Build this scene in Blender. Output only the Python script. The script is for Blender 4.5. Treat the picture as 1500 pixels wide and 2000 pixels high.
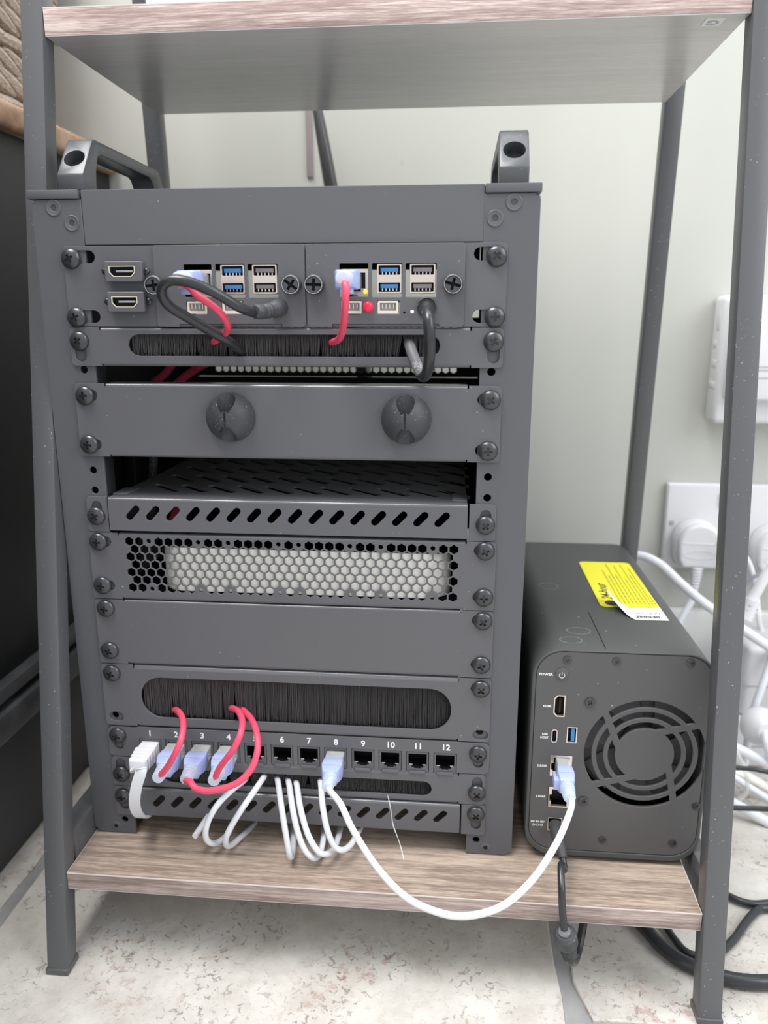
import bpy, bmesh, math, random
from mathutils import Vector, Matrix, Euler
random.seed(7)
PI = math.pi
S = 0.001                       # everything below is written in millimetres, the rack's front face is y = 0
FLOOR = -453.0                  # floor height in that frame
C = bpy.context.scene.collection
SC = bpy.context.scene
for o in list(bpy.data.objects):
    bpy.data.objects.remove(o)

# ------------------------------------------------------------------ camera
CAM = Vector((226.74, -449.86, -40.21))
RM = ((0.99586291, 0.09086829, -0.00016813), (0.02169761, -0.23958891, -0.97063194), (-0.08823994, 0.96661270, -0.24056934))
F = 1520.23
cd = bpy.data.cameras.new('camera')
cam = bpy.data.objects.new('camera', cd)
C.objects.link(cam)
rx, dn, fw = Vector(RM[0]), Vector(RM[1]), Vector(RM[2])
rot = Matrix((rx, -dn, -fw)).transposed()
cam.matrix_world = Matrix.Translation(Vector((CAM.x, CAM.y, CAM.z - FLOOR)) * S) @ rot.to_4x4()
cd.sensor_fit = 'VERTICAL'
cd.sensor_height = 36.0
cd.lens = F / 2000.0 * 36.0
cd.clip_start = 0.01
cd.dof.use_dof = True
cd.dof.focus_distance = 0.468
cd.dof.aperture_fstop = 6.8
SC.camera = cam

# ------------------------------------------------------------------ world, lights, exposure
w = bpy.data.worlds.new('world')
SC.world = w
w.use_nodes = True
w.node_tree.nodes['Background'].inputs[0].default_value = (0.93, 0.97, 1.0, 1)
w.node_tree.nodes['Background'].inputs[1].default_value = 0.95


def area(name, loc, target, sx, sy, power, col=(1, 1, 1)):
    l = bpy.data.lights.new(name, 'AREA')
    l.shape = 'RECTANGLE'
    l.size = sx
    l.size_y = sy
    l.energy = power
    l.color = col
    o = bpy.data.objects.new(name, l)
    C.objects.link(o)
    o.location = loc
    d = Vector(target) - Vector(loc)
    o.rotation_euler = d.to_track_quat('-Z', 'Y').to_euler()
    return o


area('window_light', (1.35, -0.55, 1.25), (0.35, 0.3, 0.4), 0.9, 1.1, 13, (0.95, 0.98, 1.0))
area('wall_wash_light', (0.2, 0.1, 1.75), (0.15, 0.33, 0.3), 1.7, 0.5, 10, (0.97, 0.98, 1.0))  # unseen area lamp added above to wash the back wall brighter
area('ceiling_light', (-0.3, -0.5, 2.1), (0.05, -0.2, 0.1), 1.0, 0.75, 39, (1.0, 0.98, 0.95))
SC.view_settings.view_transform = 'Standard'
SC.view_settings.look = 'None'
SC.view_settings.gamma = 1
SC.view_settings.use_curve_mapping = False
SC.view_settings.exposure = 0.0


def at(u, v, y):
    """photo pixel + distance y behind the rack front -> point in mm"""
    a, b = (u - 750) / F, (v - 1000) / F
    d = rx * a + dn * b + fw
    t = (y - CAM.y) / d.y
    return CAM + d * t


def atz(u, v, z):
    a, b = (u - 750) / F, (v - 1000) / F
    d = rx * a + dn * b + fw
    t = (z - CAM.z) / d.z
    return CAM + d * t


# ------------------------------------------------------------------ materials
def mat(name, col, rough=0.5, metal=0.0, spec=0.5, trans=0.0, ior=1.45, bump=None, var=None, dust=None, emit=None, coat=0.0, sss=0.0, alpha=1.0):
    m = bpy.data.materials.new(name)
    m.use_nodes = True
    nt = m.node_tree
    b = nt.nodes['Principled BSDF']
    b.inputs['Base Color'].default_value = (*col, 1)
    b.inputs['Roughness'].default_value = rough
    b.inputs['Metallic'].default_value = metal
    b.inputs['Specular IOR Level'].default_value = spec
    b.inputs['Transmission Weight'].default_value = trans
    b.inputs['IOR'].default_value = ior
    b.inputs['Coat Weight'].default_value = coat
    b.inputs['Alpha'].default_value = alpha
    if sss:
        b.inputs['Subsurface Weight'].default_value = sss
        b.inputs['Subsurface Radius'].default_value = (0.003, 0.003, 0.003)
    if emit:
        b.inputs['Emission Color'].default_value = (*emit[0], 1)
        b.inputs['Emission Strength'].default_value = emit[1]
    tc = nt.nodes.new('ShaderNodeTexCoord')
    geo = nt.nodes.new('ShaderNodeNewGeometry')
    last = None

    def noise(scale, detail=3, stretch=None):
        n = nt.nodes.new('ShaderNodeTexNoise')
        n.inputs['Scale'].default_value = scale
        n.inputs['Detail'].default_value = detail
        if stretch:
            mp = nt.nodes.new('ShaderNodeMapping')
            mp.inputs['Scale'].default_value = stretch
            nt.links.new(geo.outputs['Position'], mp.inputs['Vector'])
            nt.links.new(mp.outputs['Vector'], n.inputs['Vector'])
        else:
            nt.links.new(geo.outputs['Position'], n.inputs['Vector'])
        return n

    def ramp(src, p0, c0, p1, c1):
        r = nt.nodes.new('ShaderNodeValToRGB')
        r.color_ramp.elements[0].position = p0
        r.color_ramp.elements[1].position = p1
        r.color_ramp.elements[0].color = (*c0, 1)
        r.color_ramp.elements[1].color = (*c1, 1)
        nt.links.new(src, r.inputs['Fac'])
        return r
    if var:                    # (scale, other colour)
        n = noise(var[0], 4, var[2] if len(var) > 2 else None)
        last = ramp(n.outputs['Fac'], 0.35, col, 0.68, var[1]).outputs['Color']
    if dust:                   # (scale, threshold, colour)
        n = noise(dust[0], 2)
        f = ramp(n.outputs['Fac'], dust[1], (0, 0, 0), dust[1] + 0.03, (1, 1, 1))
        n2 = noise(dust[0] * 0.07, 2)
        f2 = ramp(n2.outputs['Fac'], 0.42, (0, 0, 0), 0.62, (1, 1, 1))
        mu = nt.nodes.new('ShaderNodeMath')
        mu.operation = 'MULTIPLY'
        nt.links.new(f.outputs['Color'], mu.inputs[0])
        nt.links.new(f2.outputs['Color'], mu.inputs[1])
        mx = nt.nodes.new('ShaderNodeMix')
        mx.data_type = 'RGBA'
        nt.links.new(mu.outputs[0], mx.inputs[0])
        if last:
            nt.links.new(last, mx.inputs[6])
        else:
            mx.inputs[6].default_value = (*col, 1)
        mx.inputs[7].default_value = (*dust[2], 1)
        last = mx.outputs[2]
    if last:
        nt.links.new(last, b.inputs['Base Color'])
    if bump:                   # (scale, strength)
        n = noise(bump[0], 3)
        bp = nt.nodes.new('ShaderNodeBump')
        bp.inputs['Strength'].default_value = bump[1]
        bp.inputs['Distance'].default_value = 0.0005
        nt.links.new(n.outputs['Fac'], bp.inputs['Height'])
        nt.links.new(bp.outputs['Normal'], b.inputs['Normal'])
    return m


def wood(name, dark, mid, light, xs=17, rough=0.55, yscale=330):
    m = bpy.data.materials.new(name)
    m.use_nodes = True
    nt = m.node_tree
    b = nt.nodes['Principled BSDF']
    b.inputs['Roughness'].default_value = rough
    b.inputs['Specular IOR Level'].default_value = 0.35
    geo = nt.nodes.new('ShaderNodeNewGeometry')

    def nz(sc, det, rg=0.6, dist=0.0):
        mp = nt.nodes.new('ShaderNodeMapping')
        mp.inputs['Scale'].default_value = sc
        n = nt.nodes.new('ShaderNodeTexNoise')
        n.inputs['Scale'].default_value = 1.0
        n.inputs['Detail'].default_value = det
        n.inputs['Roughness'].default_value = rg
        n.inputs['Distortion'].default_value = dist
        nt.links.new(geo.outputs['Position'], mp.inputs['Vector'])
        nt.links.new(mp.outputs['Vector'], n.inputs['Vector'])
        return n
    a = nz((xs, yscale, yscale * 1.3), 6, 0.7, 0.35)
    c = nz((xs * 6, yscale * 3.5, yscale * 4), 3)
    k = nz((5, 30, 40), 2)
    r = nt.nodes.new('ShaderNodeValToRGB')
    e = r.color_ramp.elements
    e[0].position, e[0].color = 0.34, (*dark, 1)
    e[1].position, e[1].color = 0.66, (*light, 1)
    x = e.new(0.5)
    x.color = (*mid, 1)
    m1 = nt.nodes.new('ShaderNodeMath')
    m1.operation = 'MULTIPLY_ADD'
    nt.links.new(c.outputs['Fac'], m1.inputs[0])
    m1.inputs[1].default_value = 0.55
    nt.links.new(a.outputs['Fac'], m1.inputs[2])
    m2 = nt.nodes.new('ShaderNodeMath')
    m2.operation = 'MULTIPLY_ADD'
    nt.links.new(k.outputs['Fac'], m2.inputs[0])
    m2.inputs[1].default_value = 0.5
    nt.links.new(m1.outputs[0], m2.inputs[2])
    m3 = nt.nodes.new('ShaderNodeMath')
    m3.operation = 'SUBTRACT'
    nt.links.new(m2.outputs[0], m3.inputs[0])
    m3.inputs[1].default_value = 0.525
    nt.links.new(m3.outputs[0], r.inputs['Fac'])
    nt.links.new(r.outputs['Color'], b.inputs['Base Color'])
    bp = nt.nodes.new('ShaderNodeBump')
    bp.inputs['Strength'].default_value = 0.25
    bp.inputs['Distance'].default_value = 0.0004
    nt.links.new(c.outputs['Fac'], bp.inputs['Height'])
    nt.links.new(bp.outputs['Normal'], b.inputs['Normal'])
    return m


M = {}
M['paint'] = mat('rack_paint', (0.105, 0.107, 0.118), 0.42, spec=0.5, bump=(2500, 0.12), dust=(420, 0.735, (0.4, 0.4, 0.42)))
M['paint2'] = mat('panel_paint', (0.118, 0.118, 0.128), 0.38, spec=0.5, bump=(3000, 0.10), dust=(500, 0.745, (0.4, 0.4, 0.42)))
M['edge'] = mat('flange_paint', (0.12, 0.12, 0.13), 0.23, spec=1.0, bump=(3000, 0.06))
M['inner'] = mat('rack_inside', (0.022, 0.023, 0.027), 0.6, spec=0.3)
M['leg'] = mat('shelf_leg_paint', (0.095, 0.097, 0.103), 0.33, spec=0.6, bump=(3500, 0.15), dust=(620, 0.70, (0.42, 0.41, 0.40)))
M['screw'] = mat('screw_black', (0.075, 0.075, 0.08), 0.27, metal=0.55, spec=0.6)
M['recess'] = mat('recess_black', (0.012, 0.012, 0.014), 0.5, spec=0.3)
M['hole'] = mat('hole_dark', (0.01, 0.01, 0.012), 0.8, spec=0.1)
M['chrome'] = mat('chrome', (0.62, 0.6, 0.58), 0.2, metal=1.0)
M['darkchrome'] = mat('knob_metal', (0.10, 0.10, 0.11), 0.2, metal=0.6)
M['tin'] = mat('port_shell', (0.78, 0.68, 0.62), 0.25, metal=0.9)
M['usbblue'] = mat('usb_blue', (0.05, 0.22, 0.5), 0.4)
M['usbgrey'] = mat('usb_grey', (0.22, 0.2, 0.21), 0.4)
M['ivory'] = mat('header_ivory', (0.72, 0.66, 0.56), 0.45)
M['rubber'] = mat('rubber', (0.055, 0.057, 0.062), 0.5, spec=0.45, dust=(900, 0.66, (0.3, 0.3, 0.31)))
M['cableblack'] = mat('black_cable', (0.028, 0.03, 0.034), 0.25, spec=0.6)
M['dustcable'] = mat('dusty_cable', (0.14, 0.14, 0.15), 0.5, dust=(900, 0.5, (0.4, 0.4, 0.42)))
M['red'] = mat('red_cable', (0.80, 0.085, 0.16), 0.38, spec=0.5)
M['white'] = mat('white_cable', (0.76, 0.78, 0.83), 0.38, spec=0.5)
M['whiteplast'] = mat('white_plastic', (0.74, 0.74, 0.76), 0.3, spec=0.5)
M['boxwhite'] = mat('device_white', (0.98, 0.95, 0.90), 0.35)
M['boot'] = mat('boot_blue', (0.50, 0.58, 0.95), 0.22, spec=0.5, alpha=0.82, sss=0.3)
M['boot2'] = mat('boot_pale', (0.72, 0.80, 0.98), 0.22, spec=0.5, alpha=0.7, sss=0.3)
M['clear'] = mat('clear_plastic', (0.86, 0.87, 0.88), 0.1, spec=0.8, alpha=0.42)
M['bristle'] = mat('bristle', (0.085, 0.08, 0.083), 0.45, spec=0.5)
M['ink'] = mat('white_ink', (0.85, 0.85, 0.85), 0.5)
M['inkdim'] = mat('grey_ink', (0.55, 0.55, 0.56), 0.5)
M['nas'] = mat('nas_shell', (0.075, 0.08, 0.078), 0.5, spec=0.45, bump=(2500, 0.1), dust=(350, 0.72, (0.35, 0.36, 0.35)))
M['nasface'] = mat('nas_face', (0.10, 0.098, 0.1), 0.45, spec=0.4, bump=(3500, 0.15), dust=(420, 0.73, (0.4, 0.4, 0.4)))
M['fanback'] = mat('fan_well', (0.11, 0.11, 0.115), 0.7)
M['smear'] = mat('chalky_ring', (0.16, 0.17, 0.17), 0.8)
M['yellow'] = mat('yellow_paper', (0.93, 0.86, 0.04), 0.5)
M['paper'] = mat('white_paper', (0.88, 0.88, 0.88), 0.5)
M['print'] = mat('black_print', (0.05, 0.05, 0.05), 0.6)
M['olive'] = mat('small_print', (0.42, 0.38, 0.03), 0.6)
M['greyprint'] = mat('grey_print', (0.4, 0.41, 0.45), 0.6)
M['gold'] = mat('gold_contact', (0.9, 0.5, 0.08), 0.3, metal=0.5)
M['pins'] = mat('plug_pins', (0.75, 0.70, 0.66), 0.3, metal=0.5)
M['ledyellow'] = mat('led_yellow', (0.9, 0.75, 0.02), 0.3, emit=((1.0, 0.8, 0.0), 0.5))
M['ledred'] = mat('led_red', (0.85, 0.02, 0.07), 0.25, emit=((1.0, 0.02, 0.08), 0.35))
M['ledwhite'] = mat('led_white', (1, 1, 1), 0.3, emit=((1, 1, 1), 2.0))
M['pcb'] = mat('circuit_board', (0.35, 0.5, 0.42), 0.5)
M['wall'] = mat('wall_paint', (0.54, 0.545, 0.505), 0.6, spec=0.3, var=(3.0, (0.575, 0.58, 0.54)), bump=(90, 0.06), dust=(55, 0.74, (0.42, 0.42, 0.38)))
M['skirt'] = mat('skirting_paint', (0.80, 0.80, 0.79), 0.35)
M['grout'] = mat('grout', (0.36, 0.355, 0.36), 0.9, var=(60, (0.28, 0.28, 0.29)))
M['cab'] = mat('cabinet_black', (0.016, 0.017, 0.02), 0.45, spec=0.4, var=(9, (0.026, 0.027, 0.03)))
M['cabtrim'] = mat('cabinet_trim', (0.06, 0.062, 0.07), 0.4, spec=0.5, var=(40, (0.11, 0.112, 0.12)))
M['cabfoot'] = mat('cabinet_plinth', (0.055, 0.054, 0.058), 0.5, spec=0.4)  # cabinet black lifted here, lens veil and sheen put into the colour
M['straw'] = mat('straw', (0.30, 0.24, 0.19), 0.7, var=(260, (0.55, 0.47, 0.40), (1, 1, 3)), bump=(500, 0.6))
M['straw2'] = mat('basket_lining', (0.28, 0.12, 0.11), 0.8)
M['wtop'] = wood('board_top', (0.24, 0.18, 0.145), (0.39, 0.305, 0.25), (0.53, 0.43, 0.345))
M['wedge'] = wood('board_edge', (0.24, 0.18, 0.16), (0.38, 0.30, 0.275), (0.52, 0.43, 0.40), xs=14)
M['wedgeup'] = wood('upper_board_edge', (0.34, 0.24, 0.22), (0.50, 0.38, 0.355), (0.76, 0.63, 0.59), xs=14)
M['wunder'] = wood('board_underside', (0.56, 0.545, 0.53), (0.60, 0.585, 0.57), (0.64, 0.62, 0.60), rough=0.22)
M['ctop'] = wood('cabinet_wood', (0.26, 0.15, 0.09), (0.42, 0.27, 0.18), (0.55, 0.38, 0.27), xs=30, yscale=12)
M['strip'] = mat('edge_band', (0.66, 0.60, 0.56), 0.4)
M['leaf'] = mat('leaf', (0.22, 0.32, 0.10), 0.5)
M['pink'] = mat('pink_cord', (0.40, 0.33, 0.345), 0.6)
M['pole'] = mat('gloss_black', (0.05, 0.052, 0.058), 0.22, spec=0.8)
M['handle'] = mat('handle_plastic', (0.075, 0.08, 0.085), 0.32, spec=0.6, dust=(700, 0.68, (0.35, 0.36, 0.38)))
M['ripcord'] = mat('grey_cable', (0.30, 0.32, 0.38), 0.4)


def tile_material():
    m = bpy.data.materials.new('stone_tile')
    m.use_nodes = True
    nt = m.node_tree
    b = nt.nodes['Principled BSDF']
    b.inputs['Roughness'].default_value = 0.55
    b.inputs['Specular IOR Level'].default_value = 0.35
    geo = nt.nodes.new('ShaderNodeNewGeometry')

    def nz(s, d, r=0.6, dist=0.0):
        n = nt.nodes.new('ShaderNodeTexNoise')
        n.inputs['Scale'].default_value = s
        n.inputs['Detail'].default_value = d
        n.inputs['Roughness'].default_value = r
        n.inputs['Distortion'].default_value = dist
        nt.links.new(geo.outputs['Position'], n.inputs['Vector'])
        return n

    def rp(src, stops):
        r = nt.nodes.new('ShaderNodeValToRGB')
        e = r.color_ramp.elements
        e[0].position, e[0].color = stops[0][0], (*stops[0][1], 1)
        e[1].position, e[1].color = stops[-1][0], (*stops[-1][1], 1)
        for p, c in stops[1:-1]:
            x = e.new(p)
            x.color = (*c, 1)
        nt.links.new(src, r.inputs['Fac'])
        return r

    def mix(f, a, bb):
        x = nt.nodes.new('ShaderNodeMix')
        x.data_type = 'RGBA'
        nt.links.new(f, x.inputs[0])
        if isinstance(a, tuple):
            x.inputs[6].default_value = (*a, 1)
        else:
            nt.links.new(a, x.inputs[6])
        x.inputs[7].default_value = (*bb, 1)
        return x.outputs[2]
    base = rp(nz(22, 6, 0.65).outputs['Fac'], [(0.3, (0.50, 0.465, 0.42)), (0.5, (0.61, 0.58, 0.54)), (0.7, (0.72, 0.70, 0.66))]).outputs['Color']
    pits = nz(190, 5, 0.7, 0.8)
    zone = nz(17, 3)
    mu = nt.nodes.new('ShaderNodeMath')
    mu.operation = 'MULTIPLY'
    nt.links.new(rp(pits.outputs['Fac'], [(0.57, (0, 0, 0)), (0.66, (1, 1, 1))]).outputs['Color'], mu.inputs[0])
    nt.links.new(rp(zone.outputs['Fac'], [(0.46, (0.12, 0.12, 0.12)), (0.64, (0.85, 0.85, 0.85))]).outputs['Color'], mu.inputs[1])
    c1 = mix(mu.outputs[0], base, (0.36, 0.29, 0.25))
    red = nz(9, 2)
    mu2 = nt.nodes.new('ShaderNodeMath')
    mu2.operation = 'MULTIPLY'
    nt.links.new(rp(nz(120, 4).outputs['Fac'], [(0.55, (0, 0, 0)), (0.62, (0.5, 0.5, 0.5))]).outputs['Color'], mu2.inputs[0])
    nt.links.new(rp(red.outputs['Fac'], [(0.56, (0, 0, 0)), (0.66, (1, 1, 1))]).outputs['Color'], mu2.inputs[1])
    c2 = mix(mu2.outputs[0], c1, (0.42, 0.25, 0.22))
    nt.links.new(c2, b.inputs['Base Color'])
    hh = nt.nodes.new('ShaderNodeMath')
    hh.operation = 'SUBTRACT'
    nt.links.new(nz(60, 5).outputs['Fac'], hh.inputs[0])
    nt.links.new(mu.outputs[0], hh.inputs[1])
    bp = nt.nodes.new('ShaderNodeBump')
    bp.inputs['Strength'].default_value = 0.7
    bp.inputs['Distance'].default_value = 0.0015
    nt.links.new(hh.outputs[0], bp.inputs['Height'])
    nt.links.new(bp.outputs['Normal'], b.inputs['Normal'])
    return m


M['tile'] = tile_material()


# ------------------------------------------------------------------ geometry helpers (mm)
class G:
    def __init__(s):
        s.v, s.f = [], []

    def add(s, v, f):
        n = len(s.v)
        s.v += [tuple(p) for p in v]
        s.f += [tuple(i + n for i in q) for q in f]
        return s

    def box(s, x0, x1, y0, y1, z0, z1):
        v = [(x, y, z) for x in (x0, x1) for y in (y0, y1) for z in (z0, z1)]
        return s.add(v, [(0, 1, 3, 2), (4, 6, 7, 5), (0, 4, 5, 1), (2, 3, 7, 6), (0, 2, 6, 4), (1, 5, 7, 3)])

    def prism(s, poly, z0, z1):
        n = len(poly)
        v = [(x, y, z0) for x, y in poly] + [(x, y, z1) for x, y in poly]
        f = [tuple(range(n))[::-1], tuple(range(n, 2 * n))] + [(i, (i + 1) % n, n + (i + 1) % n, n + i) for i in range(n)]
        return s.add(v, f)

    def lathe(s, prof, n=24, c=(0, 0, 0), ph=0.0):
        v, f = [], []
        for r, z in prof:
            for i in range(n):
                a = ph + 2 * PI * i / n
                v.append((c[0] + r * math.cos(a), c[1] + r * math.sin(a), c[2] + z))
        for k in range(len(prof) - 1):
            for i in range(n):
                j = (i + 1) % n
                f.append((k * n + i, k * n + j, (k + 1) * n + j, (k + 1) * n + i))
        f.append(tuple(range(n))[::-1])
        f.append(tuple(range((len(prof) - 1) * n, len(prof) * n)))
        return s.add(v, f)

    def sweep(s, pts, prof, up=None):
        """prof: list of (a, b) outline points or a function of t in 0..1; swept along the pts"""
        n = len(pts)
        T = []
        for i in range(n):
            T.append((pts[min(i + 1, n - 1)] - pts[max(i - 1, 0)]).normalized())
        u = Vector(up) if up else (Vector((0, 0, 1)) if abs(T[0].z) < 0.9 else Vector((1, 0, 0)))
        v, f = [], []
        for i in range(n):
            if up:
                u = Vector(up)
            u = (u - T[i] * u.dot(T[i])).normalized()
            w_ = T[i].cross(u)
            p = prof(i / (n - 1)) if callable(prof) else prof
            m = len(p)
            for a, b in p:
                v.append(pts[i] + w_ * a + u * b)
        for i in range(n - 1):
            for k in range(m):
                l = (k + 1) % m
                f.append((i * m + k, i * m + l, (i + 1) * m + l, (i + 1) * m + k))
        f.append(tuple(range(m))[::-1])
        f.append(tuple(range((n - 1) * m, n * m)))
        return s.add(v, f)


def circ(r, n=12, cx=0, cy=0, a0=0.0):
    return [(cx + r * math.cos(a0 + 2 * PI * i / n), cy + r * math.sin(a0 + 2 * PI * i / n)) for i in range(n)]


def spline(P, n=8):
    P = [Vector(p) for p in P]
    if len(P) == 2:
        return P
    Q = [P[0] * 2 - P[1]] + P + [P[-1] * 2 - P[-2]]
    out = []
    for i in range(1, len(Q) - 2):
        a, b, c, d = Q[i - 1], Q[i], Q[i + 1], Q[i + 2]
        for k in range(n):
            t = k / n
            out.append(0.5 * ((2 * b) + (c - a) * t + (2 * a - 5 * b + 4 * c - d) * t * t + (3 * b - a - 3 * c + d) * t ** 3))
    out.append(P[-1])
    return out


def tube(P, r, n=12, sub=8):
    g = G()
    pts = spline(P, sub)
    if callable(r):
        g.sweep(pts, lambda t: circ(r(t), n))
    else:
        g.sweep(pts, circ(r, n))
    return g


def rrect(x0, y0, x1, y1, r, n=5, corners=(1, 1, 1, 1)):
    pts = []
    for (cx, cy, a0, on, px, py) in ((x1 - r, y1 - r, 0, corners[0], x1, y1), (x0 + r, y1 - r, PI / 2, corners[1], x0, y1), (x0 + r, y0 + r, PI, corners[2], x0, y0), (x1 - r, y0 + r, 1.5 * PI, corners[3], x1, y0)):
        if not on:
            pts.append((px, py))
            continue
        for i in range(n + 1):
            a = a0 + PI / 2 * i / n
            pts.append((cx + r * math.cos(a), cy + r * math.sin(a)))
    return pts


def slot(xa, ya, xb, yb, r, n=6):
    a = math.atan2(yb - ya, xb - xa)
    pts = []
    for i in range(n + 1):
        t = a - PI / 2 + PI * i / n
        pts.append((xb + r * math.cos(t), yb + r * math.sin(t)))
    for i in range(n + 1):
        t = a + PI / 2 + PI * i / n
        pts.append((xa + r * math.cos(t), ya + r * math.sin(t)))
    return pts


def finish_mesh(me, ang=35):
    me.polygons.foreach_set('use_smooth', [True] * len(me.polygons))
    me.set_sharp_from_angle(angle=math.radians(ang))
    me.update()
    return me


def mk(g, bevel=0.0, seg=2, ang=35, name='m'):
    me = bpy.data.meshes.new(name)
    me.from_pydata([(x * S, y * S, z * S) for x, y, z in g.v], [], g.f)
    bm = bmesh.new()
    bm.from_mesh(me)
    if bevel:
        bm.normal_update()
        es = [e for e in bm.edges if len(e.link_faces) == 2 and e.calc_face_angle(0) > 0.5]
        bmesh.ops.bevel(bm, geom=es, offset=bevel * S, segments=seg, profile=0.5, affect='EDGES', clamp_overlap=True)
    bmesh.ops.recalc_face_normals(bm, faces=bm.faces)
    bm.to_mesh(me)
    bm.free()
    return finish_mesh(me, ang)


def plate(outline, holes=(), thick=1.5, bevel=0.15, seg=1):
    """flat sheet with holes; lies in local XY, front at z=0, back at z=-thick"""
    cu = bpy.data.curves.new('c', 'CURVE')
    cu.dimensions = '2D'
    cu.fill_mode = 'BOTH'
    cu.extrude = (thick / 2 - bevel) * S
    cu.bevel_depth = bevel * S
    cu.bevel_resolution = seg
    cu.offset = -bevel * S
    for poly in [outline] + list(holes):
        sp = cu.splines.new('POLY')
        sp.points.add(len(poly) - 1)
        for i, (x, y) in enumerate(poly):
            sp.points[i].co = (x * S, y * S, 0, 1)
        sp.use_cyclic_u = True
    o = bpy.data.objects.new('tmp', cu)
    C.objects.link(o)
    dg = bpy.context.evaluated_depsgraph_get()
    me = bpy.data.meshes.new_from_object(o.evaluated_get(dg))
    bpy.data.objects.remove(o)
    me.transform(Matrix.Translation((0, 0, -thick / 2 * S)))
    return finish_mesh(me)


def bdiff(a, b, op='DIFFERENCE'):
    oa, ob = bpy.data.objects.new('a', a), bpy.data.objects.new('b', b)
    C.objects.link(oa)
    C.objects.link(ob)
    md = oa.modifiers.new('b', 'BOOLEAN')
    md.operation = op
    md.object = ob
    md.solver = 'EXACT'
    dg = bpy.context.evaluated_depsgraph_get()
    dg.update()
    me = bpy.data.meshes.new_from_object(oa.evaluated_get(dg))
    bpy.data.objects.remove(oa)
    bpy.data.objects.remove(ob)
    return finish_mesh(me)


def text(s, size, thick=0.12, bold=0.0, ax='CENTER', spacing=1.0, shear=0.0):
    cu = bpy.data.curves.new('t', 'FONT')
    cu.body = s
    cu.size = size * S
    cu.extrude = thick * S
    cu.offset = bold * S
    cu.space_character = spacing
    cu.shear = shear
    cu.align_x = ax
    cu.align_y = 'CENTER'
    cu.resolution_u = 3
    o = bpy.data.objects.new('tmp', cu)
    C.objects.link(o)
    dg = bpy.context.evaluated_depsgraph_get()
    me = bpy.data.meshes.new_from_object(o.evaluated_get(dg))
    bpy.data.objects.remove(o)
    return me


# ------------------------------------------------------------------ object helpers
ABS = {}
WM = {}
FACE = (PI / 2, 0, 0)           # local x right, y up, z towards the camera


def add(name, me, m, parent=None, loc=(0, 0, 0), rot=(0, 0, 0), label=None, cat=None, group=None, kind=None):
    """loc is absolute (mm). parents are never rotated."""
    o = bpy.data.objects.new(name, me)
    C.objects.link(o)
    if me is not None and m is not None and len(me.materials) == 0:
        me.materials.append(m)
    loc = Vector(loc)
    ABS[o.name] = loc
    wm = Matrix.Translation(Vector((loc.x, loc.y, loc.z - FLOOR)) * S) @ Euler(rot).to_matrix().to_4x4()
    WM[o.name] = wm
    if parent is not None:
        o.parent = parent
        wm = WM[parent.name].inverted() @ wm
    o.matrix_basis = wm
    if label:
        o['label'] = label
    if cat:
        o['category'] = cat
    if group:
        o['group'] = group
    if kind:
        o['kind'] = kind
    return o


def sub(g, loc):
    """shift mesh data so that loc becomes its origin"""
    g.v = [(x - loc[0], y - loc[1], z - loc[2]) for x, y, z in g.v]
    return g


def thing(name, label, cat, loc, group=None):
    return add(name, None, None, None, loc, label=label, cat=cat, group=group)


def wpart(name, g, m, parent=None, loc=None, bevel=0.0, **kw):
    """mesh given in absolute mm"""
    if loc is None:
        loc = ABS[parent.name] if parent is not None else (sum(p[0] for p in g.v) / len(g.v), sum(p[1] for p in g.v) / len(g.v), min(p[2] for p in g.v))
    seg = kw.pop('seg', 2)
    return add(name, mk(sub(g, loc), bevel, seg), m, parent, loc, **kw)


# ================================================================== SETTING
g = G().box(-1200, 1300, -900, 345, FLOOR - 12, FLOOR - 2.2)
floor = wpart('floor', g, M['grout'], loc=(0, 0, FLOOR - 2.2), kind='structure', label='stone tiled floor with grey grout joints')


def wavy(x0, y0, x1, y1, rng):
    pts = []
    n = 14
    for (ax, ay, bx, by) in ((x0, y0, x1, y0), (x1, y0, x1, y1), (x1, y1, x0, y1), (x0, y1, x0, y0)):
        for i in range(n):
            t = (i + (0.25 if i == 0 else 0)) / n
            px, py = ax + (bx - ax) * t, ay + (by - ay) * t
            pts.append((px + rng.uniform(-1.1, 1.1), py + rng.uniform(-1.1, 1.1)))
    return pts


rng = random.Random(3)
for (x0, x1, off) in ((-878, -488, -90), (-483, -92, -205), (-83, 301, -262), (311, 701, -451), (711, 1101, -300)):
    k = 0
    y = off - 396
    while y < 345:
        y0, y1 = max(y, -890), min(y + 386, 344.5)
        if y1 - y0 > 20:
            me = plate([(a - x0, b - y0) for a, b in wavy(x0, y0, x1, y1, rng)], (), 8, 1.2, 2)
            add('tile', me, M['tile'], floor, (x0, y0, FLOOR + rng.uniform(-0.15, 0.0)))
        y += 396

wpart('wall_back', G().box(-1200, 1300, 345, 385, FLOOR, 1400), M['wall'], kind='structure', label='pale sage painted wall behind the shelf')
wpart('baseboard_back', G().box(-112, 1300, 330, 345, FLOOR, -333), M['skirt'], kind='structure', bevel=2.5, label='white skirting board along the back wall')

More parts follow.
